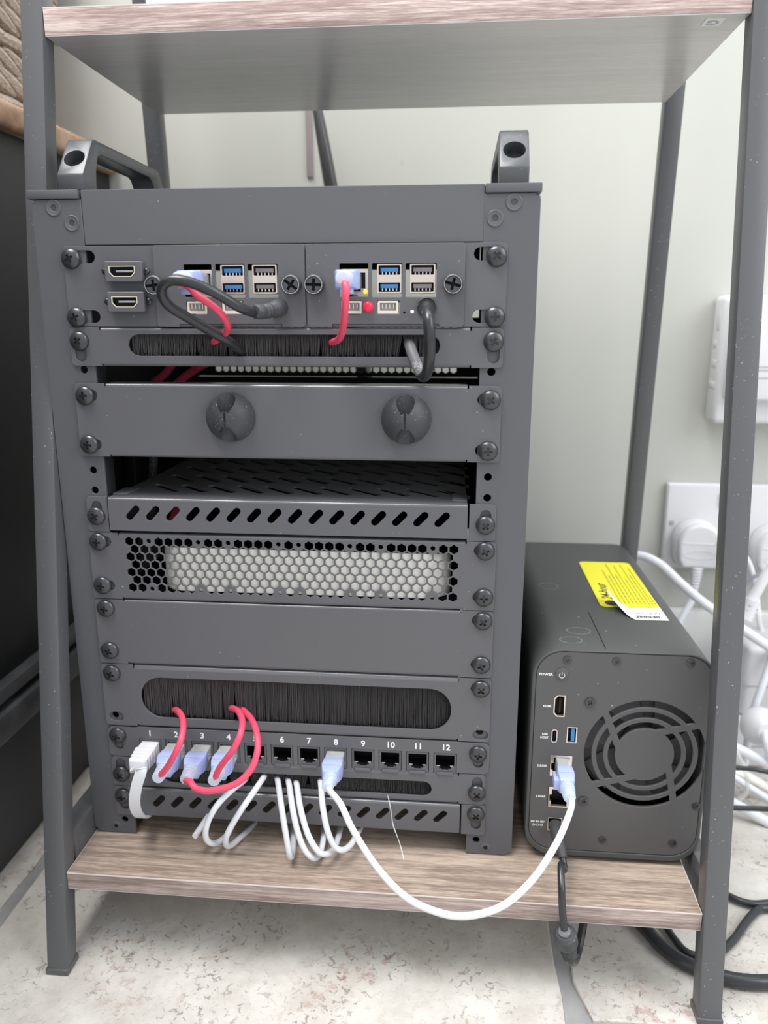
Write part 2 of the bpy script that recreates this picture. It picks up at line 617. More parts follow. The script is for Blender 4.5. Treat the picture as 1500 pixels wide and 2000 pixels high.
# ================================================================== LEFT CABINET + BASKET
cab = thing('cabinet', 'black wooden cabinet with a brown wood top beside the shelf', 'cabinet', (-350, 150, FLOOR))
wpart('body', G().box(-700, -116, -420, 343, -310, 97), M['cab'], cab, bevel=1.5)
wpart('lower_body', G().box(-700, -118, -420, 343, -350, -309), M['cab'], cab)
wpart('trim', G().box(-704, -106, -424, 343, -321, -309), M['cabtrim'], cab, bevel=2.5)
wpart('trim', G().box(-706, -102, -426, 343, -349, -326), M['cabtrim'], cab, bevel=4)
wpart('plinth', G().box(-702, -113, -422, 343, FLOOR, -349), M['cabfoot'], cab, bevel=1)
wpart('top_board', G().box(-710, -106, -430, 343.5, 97, 117), M['ctop'], cab, bevel=5, seg=4, label='brown wooden top with rounded edge')

bas = thing('basket', 'chunky woven straw basket on top of the black cabinet', 'basket', (-250, 235, 117))
wpart('lining', G().add([(-372, 146, 117.5), (-142, 146, 117.5), (-142, 238, 117.5), (-372, 238, 117.5), (-372, 146, 330), (-142, 146, 330), (-142, 336, 330), (-372, 336, 330)], [(0, 3, 2, 1), (4, 5, 6, 7), (0, 1, 5, 4), (1, 2, 6, 5), (2, 3, 7, 6), (3, 0, 4, 7)]), M['straw2'], bas, bevel=4, label='reddish lining seen between the strands')


def strand_mesh(L=54, R=8.6):
    g_ = G()
    n = 10
    pts = [Vector((-L / 2 + L * i / n, 4.0 * math.sin(PI * i / n), 0)) for i in range(n + 1)]
    return g_.sweep(pts, lambda t: [(a, b * 0.8) for a, b in circ(R * (math.sin(PI * min(max(t, 0.03), 0.97))) ** 0.55, 9)], up=(0, 0, 1))


sm = mk(strand_mesh(), name='strand')
sm.materials.append(M['straw'])
row = 0
z = 127
while z < 330:
    up = 0.30 if row % 3 else -0.05
    i = 0
    while 143 + i * 29 + (14 if row % 2 else 0) < 238 + (z - 130) * 0.55:      # right side of the basket, flaring towards its top
        add('strand', sm, None, bas, (-134, 143 + i * 29 + (14 if row % 2 else 0), z), (0, up, PI / 2))
        i += 1
    for i in range(9):                                     # front side
        add('strand', sm, None, bas, (-152 - i * 27 - (13 if row % 2 else 0), 136, z), (0, up, 0))
    row += 1
    z += 16
pl = thing('houseplant', 'pale green leafy plant drooping out of the woven basket', 'plant', (-150, 200, 322))
wpart('stem', tube([(-160, 190, 322), (-150, 205, 360), (-132, 228, 352), (-121, 246, 318)], 1.6, 6, 4), M['leaf'], pl)
for k, (dx, dz, a) in enumerate(((0, 308, 2.6), (-6, 316, 2.0), (4, 314, 3.4), (-8, 326, 1.6), (3, 300, 3.0))):
    g = G()
    n = 6
    v = []
    for i in range(n + 1):
        t = i / n
        wd = 7 * math.sin(PI * min(max(t, 0.04), 0.98)) ** 0.8
        v += [(-wd, t * 26, 0), (0, t * 26, 1.5), (wd, t * 26, 0)]
    f = []
    for i in range(n):
        f += [(i * 3, i * 3 + 1, i * 3 + 4, i * 3 + 3), (i * 3 + 1, i * 3 + 2, i * 3 + 5, i * 3 + 4)]
    g.add(v, f)
    add('leaf', mk(g), M['leaf'], pl, (-121 + dx, 246, dz), (PI / 2 - 0.3, a, 0))

# ================================================================== LADDER SHELF
LX0, LX1 = -15.3, 380.5           # inner faces of the legs
TW = 13.8
ls = thing('ladder_shelf', 'black metal ladder shelf with wood boards holding the rack', 'shelf', (182, 100, FLOOR))


def leg(xi, side, yf0, yf1, zt, name='leg'):
    """inner face x, side -1 left/+1 right; front edge y at floor and at zt"""
    x0, x1 = (xi - TW, xi) if side < 0 else (xi, xi + TW)
    g_ = G()
    pr = rrect(x0, 0, x1, TW, 1.3, 2)
    n = len(pr)
    v = [(x, y + yf0, FLOOR + 4) for x, y in pr] + [(x, y + yf1, zt) for x, y in pr]
    f = [tuple(range(n))[::-1], tuple(range(n, 2 * n))] + [(i, (i + 1) % n, n + (i + 1) % n, n + i) for i in range(n)]
    g_.add(v, f)
    o = wpart(name, g_, M['leg'], ls)
    s_ = (yf1 - yf0) / (zt - FLOOR)
    wpart('foot_cap', G().box(x0 - 0.7, x1 + 0.7, yf0 - 0.7 - s_, yf0 + TW + 0.9, FLOOR, FLOOR + 4.5), M['leg'], o, bevel=0.7)
    return o


sf = 76.0 / 503
for xi, sd in ((LX0, -1), (LX1, 1)):
    yb = -42.5 - sf * 69
    leg(xi, sd, yb, yb + sf * (FLOOR * -1 + 700), 700)
    sr = -28.0 / 359
    yr = 242 - sr * 213
    leg(xi, sd, yr, yr + sr * (FLOOR * -1 + 700), 700)
    x0, x1 = (xi - TW, xi) if sd < 0 else (xi, xi + TW)
    wpart('side_rail', G().box(x0 if sd < 0 else x0 + 5.2, x1, -27, 238, -397, -365.5 if sd < 0 else -373), M['leg'], ls, bevel=0.8)


def board(name, y0, y1, z0, z1, me_, mt, mu_, lab):
    o = wpart(name, G().box(LX0 + 0.3, LX1 - 0.3, y0, y1, z0 + 0.4, z1 - 0.4), me_, ls, bevel=0.3, label=lab)
    wpart('laminate_top', G().box(LX0 + 0.4, LX1 - 0.4, y0 + 0.2, y1 - 0.2, z1 - 0.5, z1), mt, o)
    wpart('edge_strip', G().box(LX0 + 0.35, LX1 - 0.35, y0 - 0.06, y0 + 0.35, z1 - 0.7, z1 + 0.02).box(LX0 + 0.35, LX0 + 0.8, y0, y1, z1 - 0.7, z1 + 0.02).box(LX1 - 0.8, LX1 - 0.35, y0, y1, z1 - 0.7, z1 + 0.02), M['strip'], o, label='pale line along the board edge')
    wpart('laminate_underside', G().box(LX0 + 0.4, LX1 - 0.4, y0 + 0.2, y1 - 0.2, z0, z0 + 0.5), mu_, o)
    return o


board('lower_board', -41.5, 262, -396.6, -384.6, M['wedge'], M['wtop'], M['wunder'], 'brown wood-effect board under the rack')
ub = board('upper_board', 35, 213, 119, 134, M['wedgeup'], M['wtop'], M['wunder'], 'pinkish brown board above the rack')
wpart('sticker', G().box(358.8, 368.8, 41.5, 52.5, 118.8, 119.0), M['paper'], ub, label='small white sticker with a letter G')
stx = bpy.data.objects[[o.name for o in bpy.data.objects if o.name.startswith('sticker')][0]]
add('sticker_letter', text('G', 10, 0.05, 0.15), M['greyprint'], ub, (363.8, 47, 118.75), (PI, 0, PI))

wpart('display_board', G().box(-13.5, 378, 196, 204, 134, 214), M['paper'], bevel=0.6, label='white panel standing on the back of the upper board', cat='panel')

# ================================================================== RACK FRAME
rk = thing('server_rack', 'small black metal equipment rack standing on the lower board', 'rack', (127.5, 100, -384.6))
RXL, RXR = -15.0, 270.0


def rack_post(left):
    x0, x1 = (RXL, 14.3) if left else (240.0, RXR)
    hx = 7.0 if left else 246.6
    zb = -384.0
    holes = [circ(2.3, 14, hx, z_) for z_ in (-6.7, -23, -39.3, -52.5, -69.2, -84.5, -98.5, -114, -129.9, -142.4, -158.3, -174.5, -188, -203.5, -218.8, -233, -247.8, -263.8, -279, -294.6, -309, -323, -337, -353.4, -373.6)]
    vx = 0.5 if left else 252.8
    holes.append(circ(1.7, 12, vx, -378.9))
    out = [(x0 + (3 if left else 0), 25.2), (x0, 22), (x0, zb + 4), (x0 + 5, zb), (x1, zb), (x1, 25.2)] if left else [(x0, 25.2), (x0, zb), (x1 - 5, zb), (x1, zb + 4), (x1, 22), (x1 - 3, 25.2)]
    o = add('front_post', plate(out, holes, 2, 0.3), M['paint'], rk, (0, 0, 0), FACE)
    xs = x0 if left else x1 - 2
    wpart('post_side', G().box(xs, xs + 2, 2, 26, -382, 24), M['paint'], o, bevel=0.3)
    xs = x1 - 2 if left else x0
    wpart('post_flange', G().box(xs, xs + 2, 2, 14, -382, 24), M['inner'], o, bevel=0.3)
    for (rx_, rz_, rr) in ([(-2.1, 20.8, 4.5), (7.9, 12.6, 4.5)] if left else [(255.8, 20.7, 4.5), (245.9, 12.6, 4.5)]):
        gg = G().lathe([(rr, 0), (rr, 0.35), (rr - 0.5, 0.6), (rr - 0.8, 0.45), (2.0, 0.45), (1.7, 0.1), (1.3, -0.6), (0.01, -0.6)], 24)
        add('rivet_screw', mk(gg), M['paint'], o, (rx_, 0, rz_), FACE)
    add('rivet_screw', mk(G().lathe([(3.6, 0), (3.6, 0.1), (3.0, 0.45), (1.6, 0.45), (1.3, 0.1), (0.01, 0.1)], 20)), M['paint'], o, (vx, 0, -378.9), FACE)
    add('hex_recess', mk(G().lathe([(1.3, 0.1), (1.3, 0.5), (0.01, 0.5)], 6)), M['recess'], o, (vx, 0, -378.9), FACE)
    xr = x0 if left else x1 - 26
    wpart('rear_post', G().box(xr, xr + 26, 194, 200, -384, 25), M['inner'], rk, bevel=0.5)
    xs = x0 + 0.4 if left else x1 - 2.4
    wpart('side_panel', G().box(xs, xs + 2, 26.3, 193.7, -380, 24), M['inner'], rk)
    # little dark block under each corner
    wpart('foot', G().box(x0 + 4, x1 - 3, 2.2, 30, -384.6, -382.3), M['recess'], rk)
    wpart('foot', G().box(x0 + 4, x1 - 3, 168, 198, -384.6, -384), M['recess'], rk)
    # top corner cap
    ca, cb = (-17.0, 13.2) if left else (240.4, 270.4)
    wpart('corner_cap', G().box(ca, cb, -1.2, 26, 25.6, 30.3), M['paint'], rk, bevel=0.5)
    return o


rack_post(True)
rack_post(False)
add('top_bar', plate(rrect(14.5, 0.8, 240.1, 30.2, 0.3, 1), (), 2, 0.3), M['paint2'], rk, (0, 0.2, 0), FACE)
wpart('top_frame', G().box(RXL, RXR, 26.2, 200, 26, 30), M['paint'], rk, bevel=0.4)
wpart('top_bar_flange', G().box(13.5, 240.2, 2.4, 26, 27.6, 30.1), M['paint'], rk)
wpart('rear_crossbar', G().box(11.5, 243.5, 194, 199, -2, 25.6), M['inner'], rk)
wpart('rear_crossbar', G().box(11.5, 243.5, 194, 199, -384, -360), M['inner'], rk)
wpart('bottom_crossbar', G().box(14.6, 239.6, 150, 190, -384, -380), M['inner'], rk)


# pan head screw with a cross recess
def screw_mesh(R, H, cross=2.4, n=28):
    prof = [(R * 0.985, 0), (R, 0.25), (R * 0.985, 0.6)]
    for i in range(1, 8):
        a = PI / 2 * i / 8
        prof.append((R * math.cos(a), 0.6 + (H - 0.6) * math.sin(a)))
    prof.append((0.02, H))
    a = mk(G().lathe(prof, n))
    w_ = cross * 0.30
    b = G()
    poly = [(w_, w_), (w_, cross), (-w_, cross), (-w_, w_), (-cross, w_), (-cross, -w_), (-w_, -w_), (-w_, -cross), (w_, -cross), (w_, -w_), (cross, -w_), (cross, w_)]
    b.prism(poly, H - 1.9, H + 2)
    m = bdiff(a, mk(b))
    m.materials.clear()
    m.materials.append(M['screw'])
    return m


SCREW = screw_mesh(5.75, 3.6)
SCREWS = screw_mesh(1.9, 1.5, 0.9, 16)
NSC = screw_mesh(2.6, 0.7, 1.3, 20)
srng = random.Random(11)


def screws(par, lst, y=-1.6):
    for x, z_ in lst:
        add('screw', SCREW, None, par, (x, y, z_), (PI / 2, srng.uniform(-0.8, 0.8), 0))


def rad_prof(r0, y0, y1, z, th, up):
    """bent flange profile in (y, z): quarter round from the face, then a shelf going back"""
    s_ = 1 if up else -1
    p = []
    for i in range(6):
        a = PI / 2 * i / 5
        p.append((y0 + r0 - r0 * math.cos(a), z + s_ * (-r0 + r0 * math.sin(a))))
    p.append((y1, z))
    p.append((y1, z - s_ * th))
    p.append((y0 + r0, z - s_ * th))
    p.append((y0 + 0.4, z - s_ * r0))
    return p


def flange(name, par, xa, xb, z, up, yf=-1.6, yb=12, r0=1.5, m=None):
    p = rad_prof(r0, yf, yb, z, 1.1, up)
    n = len(p)
    g_ = G()
    g_.add([(xa, a, b) for a, b in p] + [(xb, a, b) for a, b in p], [tuple(range(n)), tuple(range(n, 2 * n))[::-1]] + [(i, n + i, n + (i + 1) % n, (i + 1) % n) for i in range(n)])
    return wpart(name, g_, m or M['edge'], par)


def panel_outline(zt, zb, nl=20.3, nr=233.4, top=True, bot=True, x0=1.0, x1=252.6, r=2.6, rt=1.45):
    """ears at full height; the middle is set down 1.4 mm where the flange is bent back"""
    t = zt - rt + 0.05 if top else zt
    b = zb + 1.45 if bot else zb
    q = lambda cx, cy, a0: [(cx + r * math.cos(a0 + PI / 2 * i / 4), cy + r * math.sin(a0 + PI / 2 * i / 4)) for i in range(5)]
    o = q(x1 - r, zt - r, 0)
    if top:
        o += [(nr + 0.9, zt), (nr + 0.9, t), (nl - 0.9, t), (nl - 0.9, zt)]
    o += q(x0 + r, zt - r, PI / 2) + q(x0 + r, zb + r, PI)
    if bot:
        o += [(nl - 0.9, zb), (nl - 0.9, b), (nr + 0.9, b), (nr + 0.9, zb)]
    o += q(x1 - r, zb + r, 1.5 * PI)
    return o


def panel(name, label, zt, zb, holes, scr, top=True, bot=True, nl=20.3, nr=233.4, dx=(0, 0), rt=1.9, yb_=12):
    t = thing(name, label, 'rack panel', (127, -1.6, zb))
    f = add('face_plate', plate(panel_outline(zt, zb, nl, nr, top, bot, 1.0 + dx[0], 252.8 + dx[1], 2.6, rt), holes, 1.5, 0.2), M['paint2'], t, (0, -1.6, 0), FACE)
    if top:
        flange('top_flange', t, nl, nr, zt, True, r0=rt)
    if bot:
        flange('bottom_flange', t, nl, nr, zb, False, yb=yb_, m=M['paint2'])
    screws(t, scr)
    return t


# ---- blank panel with two cable clips
p1 = panel('blank_panel', 'blank black rack panel carrying two round rubber cable clips', -77.0, -121.0,
           [slot(5.4, -84.2, 11.5, -84.2, 3.3), slot(5.4, -113.6, 11.5, -113.6, 3.3), slot(242.5, -84.8, 248, -84.8, 3.3), slot(242.0, -114, 247, -114, 3.3)],
           [(7.3, -84.4), (7.3, -113.6), (246.7, -84.9), (246.1, -114.1)])
# ---- vent panel
HC = {2, 7, 10, 15, 17, 22, 25, 30}
hs = []
for r_ in range(7):
    for k in range(33 if r_ % 2 == 0 else 32):
        cx, cz = 26.8 + 6.28 * k + (3.14 if r_ % 2 else 0), -174.2 - 5.04 * r_
        if r_ in (0, 6) and k in HC:
            hs.append(circ(1.45, 12, cx, cz + (0.5 if r_ == 0 else -0.5)))
        else:
            hs.append(circ(2.98, 6, cx, cz, PI / 6))
p2 = panel('vent_panel', 'black rack panel with a honeycomb grille over a white device', -168.8, -212.3,
           hs + [slot(5, -174.6, 12, -174.6, 3.3), slot(5, -203.3, 12, -203.3, 3.3), slot(243, -174.4, 247.5, -174.4, 3.3), slot(243, -203.6, 247.5, -203.6, 3.3)],
           [(7.2, -174.6), (7.5, -203.3), (246.4, -174.4), (246.4, -203.6)], nl=20.6, nr=234.5, rt=1.6, yb_=1.2)
# ---- plain blank panel
p3 = panel('blank_panel', 'plain blank black rack panel below the honeycomb grille', -212.8, -256.7,
           [slot(5, -218.8, 10.5, -218.8, 3.3), slot(5, -247.6, 10.5, -247.6, 3.3), slot(243, -218.8, 247, -218.8, 3.3), slot(243, -247.8, 247, -247.8, 3.3)],
           [(8.2, -218.8), (8.4, -247.6), (246.4, -218.8), (246.3, -247.8)], nl=20.5, nr=232.5, rt=1.3)


def bristles(par, xa, xb, zt, zb, parts=(), seed=1, y=1.4, step=0.42, disorder=0.4):
    """one tuft object; parts = x positions where a cable pushes the hairs apart"""
    rg = random.Random(seed)
    g_ = G()
    for lay in range(3):
        x = xa
        while x < xb:
            x += step * rg.uniform(0.7, 1.3)
            lean = rg.gauss(0, disorder)
            for px, pw in parts:
                d = x - px
                if abs(d) < pw * 2.2:
                    lean += (1 if d > 0 else -1) * pw * 0.75 * (1 - abs(d) / (pw * 2.2))
            yy = y + lay * 1.3 + rg.uniform(-0.3, 0.3)
            L = zb + (rg.random() ** 3) * 3 - (rg.random() ** 30) * 6
            r_ = 0.13
            top, bot = (x, yy, zt), (x + lean, yy - rg.uniform(0, 0.7), L)
            v = []
            for c_ in (top, bot):
                for a in (0.3, 2.4, 4.5):
                    v.append((c_[0] + r_ * math.cos(a), c_[1] + r_ * math.sin(a), c_[2]))
            g_.add(v, [(0, 1, 4, 3), (1, 2, 5, 4), (2, 0, 3, 5)])
    return wpart('bristles', g_, M['bristle'], par, kind='stuff')


def brush_back(par, xa, xb, zt, zb):
    wpart('brush_backing', G().box(xa - 3, xb + 3, 7.5, 8.5, zb - 2, zt + 2), M['hole'], par)
    wpart('brush_holder', G().box(xa - 4, xb + 4, 0.6, 6.5, zt, zt + 3.2), M['inner'], par, bevel=0.4)


# ---- brush panels
p4 = panel('brush_panel', 'narrow black brush panel right under the single-board computers', -44.8, -67.0,
           [slot(42.3, -54.9, 211.4, -54.9, 6.1), slot(7.0, -51.5, 7.0, -61.2, 3.3), slot(247.4, -51.5, 247.4, -61.2, 3.3)],
           [(7.0, -52.6), (247.3, -52.4)], nl=20.1, nr=234.2)
bristles(p4, 37, 217, -48.6, -61.0, [(76, 1.6), (94, 1.6), (101, 1.0), (149, 2.0), (196, 3.2), (205, 1.4)], 5)
brush_back(p4, 40, 214, -48.6, -61)
p5 = panel('brush_panel', 'tall black brush panel with three red cables coming out', -257.2, -301.0,
           [rrect(26.6, -294.2, 228.2, -265.6, 13.5, 8), slot(5, -263.6, 10, -263.6, 3.3), slot(243.5, -264, 247.5, -264, 3.3), slot(6.9, -294.6, 10.1, -294.6, 3.3), slot(245.4, -296, 248.8, -296, 3.3)],
           [(8.3, -263.5), (246.5, -264.0)], nl=23.3, nr=232.2, rt=2.9)
bristles(p5, 27, 228, -265.2, -294.6, [(46, 1.4), (80, 1.8), (88, 1.8), (198, 0.8), (206, 0.8)], 6)
brush_back(p5, 30, 225, -265.4, -295)
p6 = panel('brush_panel', 'low black brush panel with white cables looping out of it', -324.4, -346.2,
           [slot(43, -336.8, 211.6, -336.6, 5.3), slot(8.4, -334.2, 8.4, -329, 3.3), slot(246, -335, 246, -329.5, 3.3)],
           [(8.5, -337.0), (246.0, -337.4)], nl=20.5, nr=233.5, dx=(1.2, -1.5))
bristles(p6, 38, 217, -331.3, -342.2, [(81, 3), (95, 4), (104, 2), (113, 2), (120, 2), (135, 3)], 7)
brush_back(p6, 41, 214, -331.3, -342)

# ---- patch panel
pp = thing('patch_bay', 'black twelve-port network patch panel with white printed numbers', 'patch panel', (127, -1.6, -323.8))
PXS = [30.1 + 17.735 * i for i in range(12)]
ho = [rrect(x - 7.4, -325, x + 7.4, -310.0, 0.3, 1) for x in PXS]
outl = [(249.5, -301.7), (23, -301.7), (20, -302.3), (4, -302.3), (1.6, -304.5), (1.6, -321.5), (4, -323.8), (16, -323.8), (16, -323.6), (22.3, -323.6), (22.3, -325.6), (233, -325.6), (233, -323.9), (250.5, -323.9), (253.2, -321.5), (253.2, -304.5), (250.8, -302.2)]
add('face_plate', plate(outl, [rrect(x - 7.4, -325.0, x + 7.4, -310.0, 0.3, 1) for x in PXS] + [slot(8.4, -309.5, 8.4, -315.5, 3.3), slot(246.2, -310, 246.2, -316, 3.3)], 1.5, 0.2), M['paint2'], pp, (0, -1.6, 0), FACE)
screws(pp, [(8.4, -308.3), (246.0, -309.3)])
KEY = plate(rrect(-7.1, -7.3, 7.1, 7.3, 0.4, 1), [[(-5.9, -2.6), (-5.9, 5.6), (5.9, 5.6), (5.9, -2.6), (3.8, -2.6), (3.8, -4.4), (2.2, -4.4), (2.2, -5.2), (-2.2, -5.2), (-2.2, -4.4), (-3.8, -4.4), (-3.8, -2.6)]], 1.2, 0.15)
KEY.materials.append(M['paint'])
CAVm = mk(G().box(-6, 6, -5.3, 5.7, -14, -13).box(-6.6, -6, -5.3, 5.7, -14, -1).box(6, 6.6, -5.3, 5.7, -14, -1).box(-6, 6, 5.7, 6.3, -14, -1).box(-6, 6, -5.9, -5.3, -14, -1))
CAVm.materials.append(M['recess'])
BUMPm = mk(G().box(-5.2, 5.2, -9.1, -7.0, -0.2, 1.0), 0.3)
BUMPm.materials.append(M['paint2'])
PINm = mk(G().box(-5.4, -3.2, -2.7, -2.2, -1, -0.4).box(3.2, 5.4, -2.7, -2.2, -1, -0.4))
PINm.materials.append(M['chrome'])
for i, x in enumerate(PXS):
    pt = add('port', KEY, None, pp, (x, -1.2, -317.4), FACE)
    add('port_cavity', CAVm, None, pp, (x, -1.2, -317.2), FACE)
    add('port_latch', BUMPm, None, pp, (x, -1.4, -316.6), FACE)
    add('port_contact', PINm, None, pp, (x, -1.4, -317.0), FACE)
    add('number', text(str(i + 1), 5.7, 0.05, 0.14), M['ink'], pp, (x + 0.3, -1.68, -306.1), FACE)

# ---- vented shelves
SLOTR = 2.15


def vshelf(label, zt, zb, x1, depth, scr, eslots, dx=0.0):
    t = thing('rack_shelf', label, 'rack shelf', (126, -2, zb))
    hs_ = []
    for i in range(16):
        cx = x1 + 12.63 * i
        zc = (zt + zb) / 2 + 1.6
        hs_.append(slot(cx - 2.4, zc - 2.5, cx + 2.4, zc + 2.5, SLOTR))
    f = add('front_lip', plate(rrect(15.7 + dx, zb + 1.3, 235.4, zt - 1.45, 0.5, 2), hs_, 1.5, 0.2), M['paint2'], t, (0, -2.6, 0), FACE)
    flange('front_edge', t, 15.9 + dx, 235.2, zt, True, yf=-2.6, yb=4, r0=1.6)
    for (a, b) in ((1.6 + dx * 0.6, 14.9 + dx), (236.4, 252.0)):
        hh = [e for e in eslots if a < e[0][0] < b]
        add('ear', plate(rrect(a, zb, b, zt + 0.2, 2.2, 4, (0, 1, 1, 0) if a < 100 else (1, 0, 0, 1)), [slot(e[0][0], e[0][1], e[1][0], e[1][1], 3.2) for e in hh], 1.5, 0.2), M['paint2'], t, (0, -1.6, 0), FACE)
    # tray
    th = []
    yy = 19.0
    r_ = 0
    while yy < depth - 22:
        xoff = [39.3, 28, 39.3, 28][r_ % 4] if r_ % 2 == 0 else 29.5
        xx = 41.5 if r_ % 2 == 0 else 42.0
        xx -= (0 if r_ % 2 == 0 else 0.8)
        while xx < 228:
            th.append(slot(xx - 9.0, yy + 18.5, xx + 9.0, yy + 1.5, 2.8, 4))
            xx += 18.4
        yy += 32.0
        r_ += 1
    tray = plate([(17 + dx, 3.8), (235, 3.8), (233, depth), (23, depth)], th, 1.3, 0.15)
    add('tray', tray, M['paint'], t, (0, 0, zt - 0.1))
    wpart('side_lip', G().box(17.4 + dx, 18.6 + dx, 3, depth, zb + 3, zt - 1.2), M['paint'], t)
    wpart('side_lip', G().box(233.4, 234.6, 3, depth, zb + 3, zt - 1.2), M['paint'], t)
    screws(t, scr)
    return t


s1 = vshelf('black vented rack shelf with slanted slots at mid height', -146.2, -168.3, 31.0, 186, [(7.5, -158.2), (246.0, -158.4)], [((8, -158), (8, -152)), ((246, -158.5), (246, -152.5))])
s2 = vshelf('black vented rack shelf with slanted slots at the very bottom', -346.8, -368.6, 33.2, 186, [(8.4, -353.8), (245.8, -353.0)], [((8.6, -354), (8.6, -361)), ((245.9, -354), (245.9, -361.3))], dx=1.6)
for xx in (19.5, 228):
    wpart('folded_strip', G().box(xx - 3.5 if xx < 100 else xx - 2, xx + (6 if xx < 100 else 7), 4.5, 24, -146.3, -145.2), M['paint'], s1, bevel=0.3)

# ---- white device behind the grille
wd = thing('white_device', 'white rounded device inside the rack behind the honeycomb grille', 'device', (135, 70, -212))
cpl = rrect(43, 0.6, 226.5, 101, 17, 8)
g = G()
g.prism(cpl, -206.8, -177.6)
wpart('housing', g, M['boxwhite'], wd, bevel=1.2)
wpart('shade_sheet', G().box(40, 230, 0.6, 104, -177.5, -176.9), M['hole'], wd)  # black sheet added over the device top, standing in for shade above it
wpart('support_tray', G().box(16.5, 238, 2, 170, -211.6, -207), M['hole'], p2)

# ---- rear honeycomb panel and stray bits inside the rack
hs = []
for r_ in range(8):
    for k in range(33 if r_ % 2 == 0 else 32):
        hs.append(circ(2.9, 6, 26.8 + 6.28 * k + (3.14 if r_ % 2 else 0), -43.0 - 5.3 * r_, PI / 6))
add('rear_vent_panel', plate(rrect(2, -86, 252, -39, 1, 1), hs, 1.5, 0.15), M['inner'], rk, (0, 192, 0), FACE)
wpart('rear_cable_bar', tube([(18, 160, -94.5), (240, 160, -94.5)], 1.3, 8), M['darkchrome'], rk)
wpart('rear_cable_bar', G().box(22, 234, 170, 173, -92.5, -91.2), M['greyprint'], rk)
wpart('blank_rear_panel', G().box(2, 252, 192.0, 193.6, -213, -86.5), M['inner'], rk)
cab_c = tube([at(248, 880, 55), at(252, 930, 58), at(256, 985, 60), at(258, 1060, 60), at(262, 1160, 60)], lambda t: 4.2 + 0.7 * (1 if int(t * 96) % 2 else -1), 10, 24)
wpart('corrugated_conduit', cab_c, M['recess'], label='black corrugated conduit inside the rack behind its left post', cat='conduit')
wpart('inner_cable', tube([at(300, 880, 110), at(298, 940, 112), at(296, 1010, 112)], 3.2, 8), M['dustcable'], label='grey cable hanging at the back inside the rack', cat='cable')
for k, pts in enumerate(([(344, 700, 30), (322, 730, 45), (296, 752, 60), (280, 775, 90), (285, 790, 150)], [(420, 700, 30), (372, 728, 48), (342, 752, 60), (325, 775, 90), (325, 790, 150)])):
    wpart('patch_cable', tube([at(*p) for p in pts], 2.6, 10), M['red'], label=['red cable inside the rack, left one seen in the upper gap', 'red cable inside the rack, right one seen in the upper gap'][k], cat='cable', group='red cables inside the rack')

wpart('patch_cable', tube([at(352, 985, 30), at(342, 1003, 34), at(334, 1030, 40), at(332, 1060, 60)], 2.6, 10), M['red'], label='red cable seen through the third slot of the middle shelf', cat='cable', group='red cables inside the rack')
# ---- rubber cable clips
dome = [(14.4, 0), (14.5, 0.8)]
for i in range(1, 12):
    a = PI / 2 * i / 12
    dome.append((14.5 * math.cos(a), 0.8 + 13.4 * math.sin(a)))
dome.append((0.02, 14.2))
dm = mk(G().lathe(dome, 48))
cut = G()
kp = []
for i in range(15):                       # keyhole: round bore with a slit opening to the front
    a = PI / 2 + 0.42 + (2 * PI - 0.84) * i / 14
    kp.append((5.3 * math.cos(a), 8.7 + 5.3 * math.sin(a)))
kp += [(0.6, 13.4), (0.6, 20), (-0.6, 20), (-0.6, 13.4)]
n = len(kp)
cut.add([(x, -20, z_) for x, z_ in kp] + [(x, 20, z_) for x, z_ in kp], [tuple(range(n)), tuple(range(n, 2 * n))[::-1]] + [(i, n + i, n + (i + 1) % n, (i + 1) % n) for i in range(n)])
clipm = bdiff(dm, mk(cut, ang=60))
clipm.materials.clear()
clipm.materials.append(M['rubber'])
for k, (x, lab) in enumerate(((95.6, 'left of the two black rubber cable clips on the blank panel'), (198.8, 'right of the two black rubber cable clips on the blank panel'))):
    add('cable_clip', clipm, None, None, (x, -1.7, -96.2), FACE, label=lab, cat='cable clip', group='rubber cable clips')

wpart('cobweb_strand', tube([at(757, 1552, -3), at(763, 1580, -6), at(768, 1612, -9), at(780, 1645, -14), at(789, 1680, -20)], lambda t: 0.18 + 0.25 * abs(math.sin(t * 9)), 5, 6), M['clear'], label='faint cobweb strand hanging from the low brush panel', cat='cobweb')
# ================================================================== CARRY HANDLES
for k, (xa, xb) in enumerate(((0.2, 15.6), (247.6, 263.6))):
    h = thing('carry_handle', ['black plastic carry handle on the left of the rack top', 'black plastic carry handle on the right of the rack top'][k], 'handle', ((xa + xb) / 2, 68, 30.3), 'carry handles on the rack')
    prof = [(3, 30.4), (3, 39), (18, 59), (21, 60.8), (119, 60.8), (123, 59.5), (134, 46), (134, 30.4), (119, 30.4), (117, 40), (108, 52), (104, 53.6), (29, 53.6), (25, 52), (21, 43), (19.5, 30.4)]
    n = len(prof)
    g = G()
    g.add([(xa, a, b) for a, b in prof] + [(xb, a, b) for a, b in prof], [tuple(range(n)), tuple(range(n, 2 * n))[::-1]] + [(i, n + i, n + (i + 1) % n, (i + 1) % n) for i in range(n)])
    base = mk(sub(g, ABS[h.name]), 0.9, 2)
    dv = Vector((0, -21, 14)).normalized()            # hole axis, square to the sloping end
    cy = G().lathe([(6.1, -6), (6.1, 30)], 32)
    cm_ = mk(cy)
    cm_.transform(Vector((0, 0, 1)).rotation_difference(Vector((0, -0.82, 0.57))).to_matrix().to_4x4())
    cc = (Vector(((xa + xb) / 2, 11.8, 47.6)) - ABS[h.name]) * S
    cm_.transform(Matrix.Translation(cc))
    hm = bdiff(base, cm_)
    hm.materials.clear()
    add('grip', hm, M['handle'], h, ABS[h.name])

